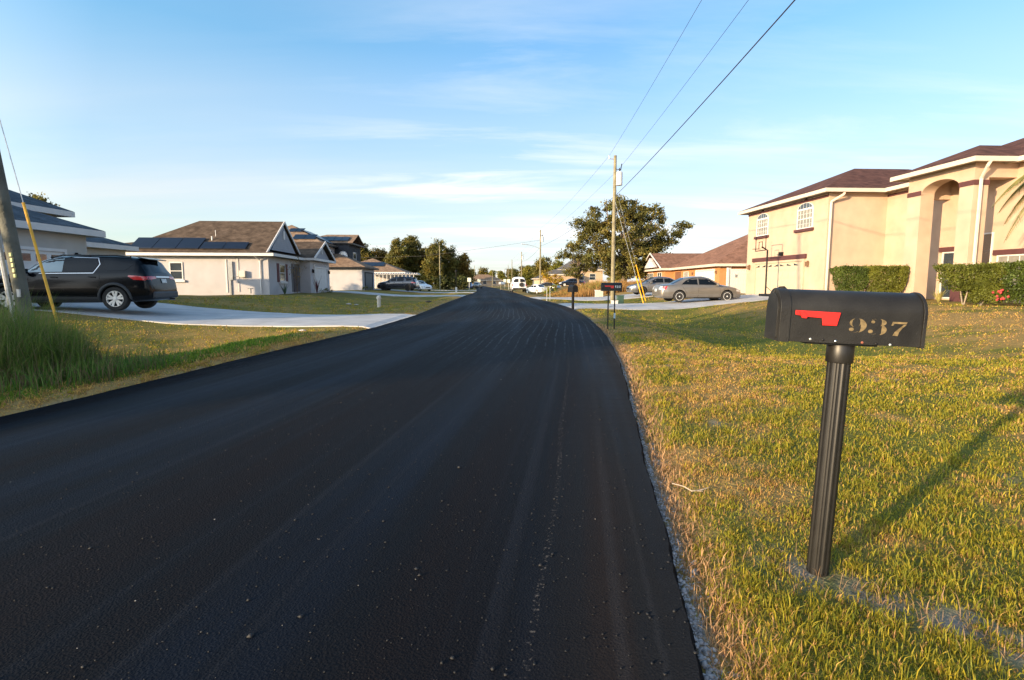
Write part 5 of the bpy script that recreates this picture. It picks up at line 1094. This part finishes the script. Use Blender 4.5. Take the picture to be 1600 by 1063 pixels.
# scraps and stones
def scrap(label, x, y, s, m, name='rock'):
    o = MB(); r_ = random.Random(int(x * 97)); P_ = []
    vs = []; n = 9
    for i in range(6):
        z_ = i / 5; rr_ = math.sin(PI * (.12 + .8 * z_)) * s
        for k in range(n): a = 2 * PI * k / n; q_ = rr_ * r_.uniform(.7, 1.15); vs.append((q_ * math.cos(a) * 1.5, q_ * math.sin(a), z_ * s * .7 * r_.uniform(.85, 1.1)))
    o.add(vs, [(i * n + k, i * n + (k + 1) % n, (i + 1) * n + (k + 1) % n, (i + 1) * n + k) for i in range(5) for k in range(n)] + [tuple(range(5 * n, 6 * n))]); ob = o.build(name, m, None, smooth=False); ob.location = (x, y, zf(x, y)); tag(ob, label, 'rock' if name == 'rock' else 'litter', None); return ob
scrap('white scrap lying in the sunny left verge grass', -5.55, 14.0, .06, M_white, 'litter'); scrap('pale stones on the left lawn near the white marker post', -10.0, 32.6, .14, pale); scrap('second pale stone beside the first on the left lawn', -9.6, 32.8, .11, pale); scrap('small dark mound at the driveway edge far left', -5.4, 34.5, .16, mat('dark_soil', (.06, .05, .04), .95))
b = MB(); b.tube([(.93, 2.98, .045), (.99, 2.96, .035), (1.03, 2.93, .018), (1.09, 2.94, .022), (1.14, 2.96, .03)], [.003, .003, .0035, .003, .001], 5); b.tube([(1.03, 2.93, .02), (1.08, 2.90, .03)], .0015, 5); o = b.build('twig', mat('pale_twig', (.42, .34, .26), .8)); tag(o, 'pale dry twig lying across the right road edge', 'twig')
# ---------------------------------------------------------------- trees, hedges, plants
oak = [(-5.0, 0, 8.2, 1.7, 1.2), (-3.3, 1, 9.6, 2.3, 1.7), (-1.3, -1, 10.4, 2.2, 1.9), (1.6, 1, 10.7, 2.5, 1.8), (3.4, 0, 9.4, 2.4, 1.9), (-3.6, 0, 6.9, 2.5, 1.9), (-.4, -1.5, 7.6, 3.1, 2.4), (2.9, -1, 6.8, 2.9, 2.2), (5.0, .5, 7.0, 1.7, 1.5), (-1.8, -1, 4.6, 2.8, 1.8), (1.8, -1, 4.2, 3.0, 1.8), (4.2, 0, 4.4, 2.0, 1.6), (-4.4, 0, 4.3, 2.0, 1.5), (7.4, 0, 7.7, 1.3, .8), (8.3, 0, 8.5, 1.0, .6), (6.9, 0, 6.3, 1.2, .8), (-6.4, 0, 8.9, 1.0, .6), (-5.9, 0, 7.0, 1.1, .8), (-.2, 0, 2.6, 3.2, 1.4), (3.2, 0, 2.4, 2.6, 1.2)]
make_tree('oak_tree', 'large dark spreading oak behind the transformer pole', 'tree', put(15.6, 75, 0), 11.5, oak, per=7, leaves=70, rc=.55, ls=.15, trunk=.45, cuts=46, fork=.3)
make_tree('oak_tree', 'lower ragged oak leaning out left of the large one', 'tree', put(9.6, 78, 0), 7.5, [(-.8, 0, 6.2, 1.1, .7), (-1.5, 0, 5.2, 1.2, .7), (.6, 0, 5.6, 1.6, 1.1), (0, 0, 4.0, 1.8, 1.1), (1.8, 0, 3.4, 1.8, 1.3), (-2.3, 0, 4.4, .8, .5), (-.6, 0, 2.4, 1.4, .9)], per=8, leaves=60, rc=.45, ls=.13, trunk=.2, cuts=18)
make_tree('shrub', 'tan dry brush at the foot of the large oak', 'shrub', put(21.5, 77, 0), 3, [(-2, 0, 1.8, 1.8, 1.6), (0, 0, 1.4, 1.9, 1.4), (2, 0, 2.0, 1.5, 1.8)], per=7, leaves=60, rc=.5, ls=.12, trunk=.08, tint=(2.0, 1.35, .9), cuts=10)
gt = 'row of trees on the left'
kinds = [('tall', 9.8), ('round', 8.4), ('open', 10.4), ('tall', 11), ('round', 8.8), ('open', 10.3), ('tall', 9.2), ('round', 7.9)]
tl = ['leftmost tree of the left row, above the tan-roofed house', 'round tree second in the left row', 'open-crowned tree third in the left row', 'tall tree fourth in the left row, behind the white car', 'fifth tree of the left row, low and round', 'tree just left of the lone grey pole', 'tree just right of the lone grey pole', 'last tree of the left row next to the road']
xs_ = [-33.0, -28.2, -25.4, -22.4, -19.6, -17.0, -14.2, -11.2]
for k, (x, (kd, h)) in enumerate(zip(xs_, kinds)):
    y = 118 + 5 * math.sin(k * 2.1); make_tree('tree', tl[k], 'tree', put(x * y / 118, y, 0), h, rand_blobs(h * 1.06, 2.8, 10, .14, 30 + k), per=9, leaves=55, rc=.55, ls=.17, trunk=.2, cuts=16, group=gt, tint=(1.0 + .5 * (k % 3 == 1), 1.0 + .12 * (k % 3 == 1), .85))
for k, x in enumerate((-31, -26, -21.5, -17, -12.4)):
    make_tree('shrub', 'dark undergrowth below the left trees, %s' % ('farthest left', 'second clump from the left', 'middle clump', 'second clump from the road', 'clump nearest the road')[k], 'shrub', put(x, 113, 0), 3, [(-1.6, 0, 1.3, 1.9, 1.4), (1.4, 0, 1.5, 2.0, 1.6)], per=8, leaves=55, rc=.6, ls=.18, trunk=.06, m=MLd, group='undergrowth below the left trees', cuts=4)
# far tree line: one crown built per kind, copied
protos = []
far = [(-13.5, 150, 7.2), (-18, 165, 6.6), (-20, 215, 8), (-27, 245, 8), (-14, 260, 8.5), (-6, 300, 8), (1, 280, 8), (6, 250, 8.5), (6.5, 215, 8), (11, 200, 8.5), (9.6, 170, 8.6), (13.5, 160, 7.5), (18, 165, 7), (23, 170, 7.5), (29, 150, 7), (-33, 280, 9), (-1, 350, 10), (-14, 360, 10), (-25, 340, 10), (-40, 300, 10), (12, 330, 11), (24, 300, 11), (-52, 200, 10), (-62, 180, 10)]
side_ = ['left', 'right']
for k, (x, y, h) in enumerate(far):
    lb = 'far tree %s the road end, %s' % ('left of' if x < -9 else ('right of' if x > 0 else 'closing'), ('round and dark', 'broad and olive', 'small and pale')[k % 3]); s = h / 8
    if k < 3:
        t = make_tree('tree', lb, 'tree', put(x, y, 0), 8, rand_blobs(8, 3.2, 8, .1, 60 + k), per=7, leaves=45, rc=.7, ls=.24, trunk=.22, cuts=6, group='far trees along the horizon', tint=((.8, .9, .9), (1.2, 1.1, .9), (1.3, 1.4, .9))[k]); protos.append(t)
    else: t = copy_tree(protos[k % 3]); t.location = put(x, y, 0); t.rotation_euler = (0, 0, k * 1.3); t['label'] = lb
    t.scale = (s, s, s)
make_tree('tree', 'rounded tree top showing above the roof of the leftmost house', 'tree', put(-39.2, 45, 0), 8.0, [(-.3, 0, 7.4, 1.0, .7), (-1.1, 0, 7.0, .8, .6), (.5, 0, 7.0, .8, .6), (0, 0, 5, 2, 1.5)], per=14, leaves=60, rc=.4, ls=.12, trunk=.25)
make_tree('shrub', 'bright leafy shrub beside the far cars', 'shrub', put(5.2, 82, 0), 2, [(0, 0, .6, .9, .7), (.9, 0, .8, .8, .7)], per=20, leaves=50, rc=.3, ls=.09, trunk=.05, tint=(1.7, 2.0, .9), cuts=4)
make_tree('shrub', 'yellow-green bush before the far grey-roofed house', 'shrub', put(6.8, 100, 0), 3, [(0, 0, 2, 1.8, 1.4), (1.8, 0, 1.4, 1.3, 1)], per=8, leaves=50, rc=.5, ls=.14, trunk=.05, tint=(3.0, 2.2, .8), cuts=4)
# trees standing left of and behind the viewpoint; their long shadows cross the road and lawn
sh = [(-13.8, 2.0, 6.2, 3.3, 'young tree left of the viewpoint, nearest the road'), (-18.5, -.5, 6.4, 2.0, 'second tree left of the viewpoint'), (-22.5, 9.2, 6.2, 2.6, 'tree beside the leftmost house'), (-27, 8.5, 8, 2.6, 'taller tree behind the leftmost house'), (-30, -14, 9, 2.2, 'tree far back left of the viewpoint')]
for x, y, h, r_, lb in sh:
    make_tree('tree', lb, 'tree', put(x, y, 0), h, rand_blobs(h, r_, 8, .18, int(h * 10)), per=14, leaves=70, rc=.5, ls=.16, trunk=.18, cuts=10, group='trees left of the viewpoint')
# hedges in front of the cream house: vertical-sided, flat-topped, leggy below
def hedge(name, label, loc, blobs, n, s, tint, stems, flowers=None, group=None, cat='bush'):
    t = thing(name, label, cat, loc, 0, group); P = []
    for x0, x1, y0, y1, z0, z1, tp in blobs:
        k = int(n * (x1 - x0)); u = rng.random(k); v = rng.random(k); w_ = rng.random(k) ** .8; q = rng.integers(0, 4, k)
        w_ = np.where(q == 0, 1 - .06 * rng.random(k), w_); v = np.where(q == 1, .06 * rng.random(k), v); u = np.where(q == 2, np.where(rng.random(k) < .5, .03, .97) + rng.normal(0, .02, k), u)
        f = tp + (1 - tp) * w_ ** .6; cxm = (x0 + x1) / 2; cym = (y0 + y1) / 2
        P.append(np.stack([cxm + (u - .5) * (x1 - x0) * f, cym + (v - .5) * (y1 - y0) * f, z0 + (z1 - z0) * w_ + rng.normal(0, .035, k)], 1))
    P = np.concatenate(P); sd0 = int(abs(P[0, 0]) * 1000) % 50
    for ax_ in range(3): P[:, ax_] += .16 * (vnoise(P[:, 0] * 1.0 + P[:, 1] + 60 + ax_ * 7, P[:, 2] + P[:, 1] + 60, .28, 40 + ax_ + sd0) - .5)
    sh_ = rng.random(len(P)) < .03; P[sh_] += np.abs(rng.normal(0, .06, (int(sh_.sum()), 3))) * np.array([.4, -.4, 1.0])
    cols = rng.uniform(.55, 1.35, (len(P), 1)) * np.array(tint) * (.75 + .5 * vnoise(P[:, 0] + 50, P[:, 2] + 50, .25, 9))[:, None]
    Vv, Fv, Cv = leaf_quads(P, s * rng.uniform(.6, 1.3, len(P)), cols); np_mesh('foliage', Vv, Fv, ML, t, Cv)
    b = MB()
    for sx, sy, zt, sp in stems:
        for k in range(5): a = rng.uniform(-sp, sp); a2 = rng.uniform(-.25, .25); b.tube([(sx, sy, -.1), (sx + a * .4, sy + a2 * .5, zt * .5), (sx + a, sy + a2, zt)], [.022, .016, .006], 5)
    b.build('stem', mat('pale_stem', (.30, .24, .17), .9, var=.2), t)
    if flowers is not None:
        for k in range(14):
            fb = MB(); q = (rng.uniform(flowers[0], flowers[1]), -.55 + rng.uniform(-.12, .05), rng.uniform(flowers[2], flowers[3])); fb.lathe([(.008, -.02), (.035, -.01), (.045, .015), (.02, .03), (.004, .035)], q, 'y', 7); fb.build('flower', mat('red_bloom', (.45, .05, .05), .6, var=.3, vscale=9), t)
    return t
gh = 'clipped bushes in front of the cream house'
hedge('bush', 'dark green clipped bush at the left end of the cream house front', put(16.35, 25.6, 0), [(-.85, .55, -.5, .5, .35, 1.50, .62)], 11000, .036, (.75, 1.0, .7), [(-.1, 0, .7, .35)], group=gh)
hedge('bush', 'sunlit yellow-green clipped bush touching the dark one', put(17.55, 25.2, 0), [(-.85, .85, -.5, .5, .30, 1.50, .6)], 11000, .036, (1.25, 1.3, .7), [(-.3, 0, .7, .4), (.3, 0, .7, .4)], group=gh)
hedge('bush', 'leggy flat-topped bush with pale stems right of the portico pillar', put(16.75, 19.4, 0), [(-1.15, .9, -.55, .55, .55, 1.42, .42), (-.2, .9, -.4, .4, .1, .8, .7)], 7000, .036, (1.1, 1.2, .7), [(-.3, 0, 1.0, .7), (.3, 0, 1.0, .6)], flowers=(.1, .9, .15, .55), group=gh)
hedge('bush', 'dense flowering hedge running out of the right edge', put(18.7, 18.6, 0), [(-1.35, 2.2, -.6, .6, .08, 1.48, .85)], 8500, .038, (.8, 1.05, .65), [(-.5, 0, .8, .5), (.5, 0, .8, .5)], flowers=(-1.3, -.5, .12, .4), group=gh)
def spiky(label, x, y, n, h, c, cat='plant', spread=.9):
    t = thing('spiky_plant', label, cat, put(x, y, 0)); b = MB()
    for k in range(n):
        a = rng.uniform(0, 6.28); l = h * rng.uniform(.6, 1.1); s_ = spread * rng.uniform(.2, 1); p1 = (math.cos(a) * s_ * l * .5, math.sin(a) * s_ * l * .5, l * .6); p2 = (math.cos(a) * s_ * l, math.sin(a) * s_ * l, l * .95)
        tx_, ty_ = -math.sin(a) * .022, math.cos(a) * .022; b.add([(tx_, ty_, 0), (-tx_, -ty_, 0), (p1[0] - tx_ * .8, p1[1] - ty_ * .8, p1[2]), (p1[0] + tx_ * .8, p1[1] + ty_ * .8, p1[2]), p2], [(0, 1, 2, 3), (3, 2, 4)])
    b.build('leaves', c, t); return t
spiky('spiky yellow-green plant at the foot of the portico pillar', 17.3, 21.6, 40, .55, mat('bromeliad', (.30, .26, .08), .6, var=.3), spread=.8)
spiky('low broad-leaved plant under the shuttered window of the white bungalow', -17.0, 39.9, 26, .95, mat('canna', (.04, .09, .035), .6, var=.3), spread=.7)
spiky('dark red-leaved plant beside the garage door of the white bungalow', -16.2, 44.3, 30, 1.5, mat('red_leaf', (.10, .02, .025), .6, var=.3), spread=.35)
make_tree('small_tree', 'thin bare sapling by the porch of the white bungalow', 'tree', put(-17.1, 42.4, 0), 2.9, [(0, 0, 2.0, .8, .9)], per=26, leaves=9, rc=.25, ls=.05, trunk=.03, cuts=22, tint=(2.2, 1.5, 1.0), fork=.3)
for lb, x, y, tn in (('small low shrub left of the white bungalow garage', -16.2, 46.2, (1, 1, 1)), ('pair of low shrubs along the charcoal house wall', -17.3, 63.0, (.7, .9, .8))):
    make_tree('shrub', lb, 'shrub', put(x, y, 0), .7, [(0, 0, .3, .4, .3), (.5, 0, .3, .3, .25)], per=60, leaves=20, rc=.14, ls=.05, trunk=.02, tint=tn, cuts=3)
# palm just outside the right edge; its fronds reach in
def palm(label, loc, h, nf, fl, seed):
    t = thing('palm_tree', label, 'palm', loc); r_ = random.Random(seed); b = MB(); b.tube([(0, 0, -.2), (.05, 0, h * .5), (0, .05, h)], [.16, .12, .10], 10); b.build('trunk', MB_, t, smooth=True)
    for k in range(nf):
        a = 2 * PI * k / nf + r_.uniform(-.2, .2); up = r_.uniform(-.15, 1.0); f = MB(); P_ = []
        for i in range(11):
            s_ = i / 10; rr_ = fl * s_ * (1 - .12 * s_); P_.append(Vector((math.cos(a) * rr_, math.sin(a) * rr_, h + up * fl * s_ * .9 - 1.05 * fl * s_ * s_)))
        f.tube(P_, [.02 * (1 - .8 * i / 10) for i in range(11)], 4); sd_ = Vector((-math.sin(a), math.cos(a), 0))
        for i in range(70):
            s_ = .1 + .88 * i / 70; j_ = min(9, int(s_ * 10)); p = P_[j_].lerp(P_[j_ + 1], s_ * 10 - j_); d = (P_[j_ + 1] - P_[j_]).normalized(); l = .55 * math.sin(PI * min(1, s_ * .85 + .12))
            for sg in (-1, 1):
                q = p + (sd_ * sg * .75 + d * .45 + Vector((0, 0, -.55 - r_.uniform(0, .25)))).normalized() * l; wv_ = d * .024; f.add([p - wv_, p + wv_, q], [(0, 1, 2)])
        f.build('frond', mat('palm_leaf', (.10, .12, .03), .5, var=.3, transl=.25, c2=(.26, .22, .06)), t)
    return t
palm('feathery palm at the right edge whose frond hangs before the cream wall', put(17.9, 17.2, 0), 4.4, 15, 2.35, 3)
# ---------------------------------------------------------------- labels for stuff
LAB = {'lawn_grass': ('short green and straw coloured lawn grass on both verges', 'grass'), 'dead_grass': ('flattened tan dead grass along the right road edge', 'grass'), 'tall_grass': ('tall unmown green grass round the leaning pole', 'grass'), 'tall_grass.001': ('low tangled green weeds in front of the tall clump', 'grass'),
       'dry_field_grass': ('tall orange dry grass field beyond the right driveways', 'grass'), 'loose_gravel': ('pale gravel specks scattered on the fresh asphalt', 'gravel'), 'asphalt_crumbs': ('black crumbs of loose asphalt near the road edge', 'gravel'), 'edge_gravel': ('grey gravel strip along the right road edge', 'gravel')}
for k, (l, c) in LAB.items():
    o = bpy.data.objects.get(k)
    if o: tag(o, l, c)
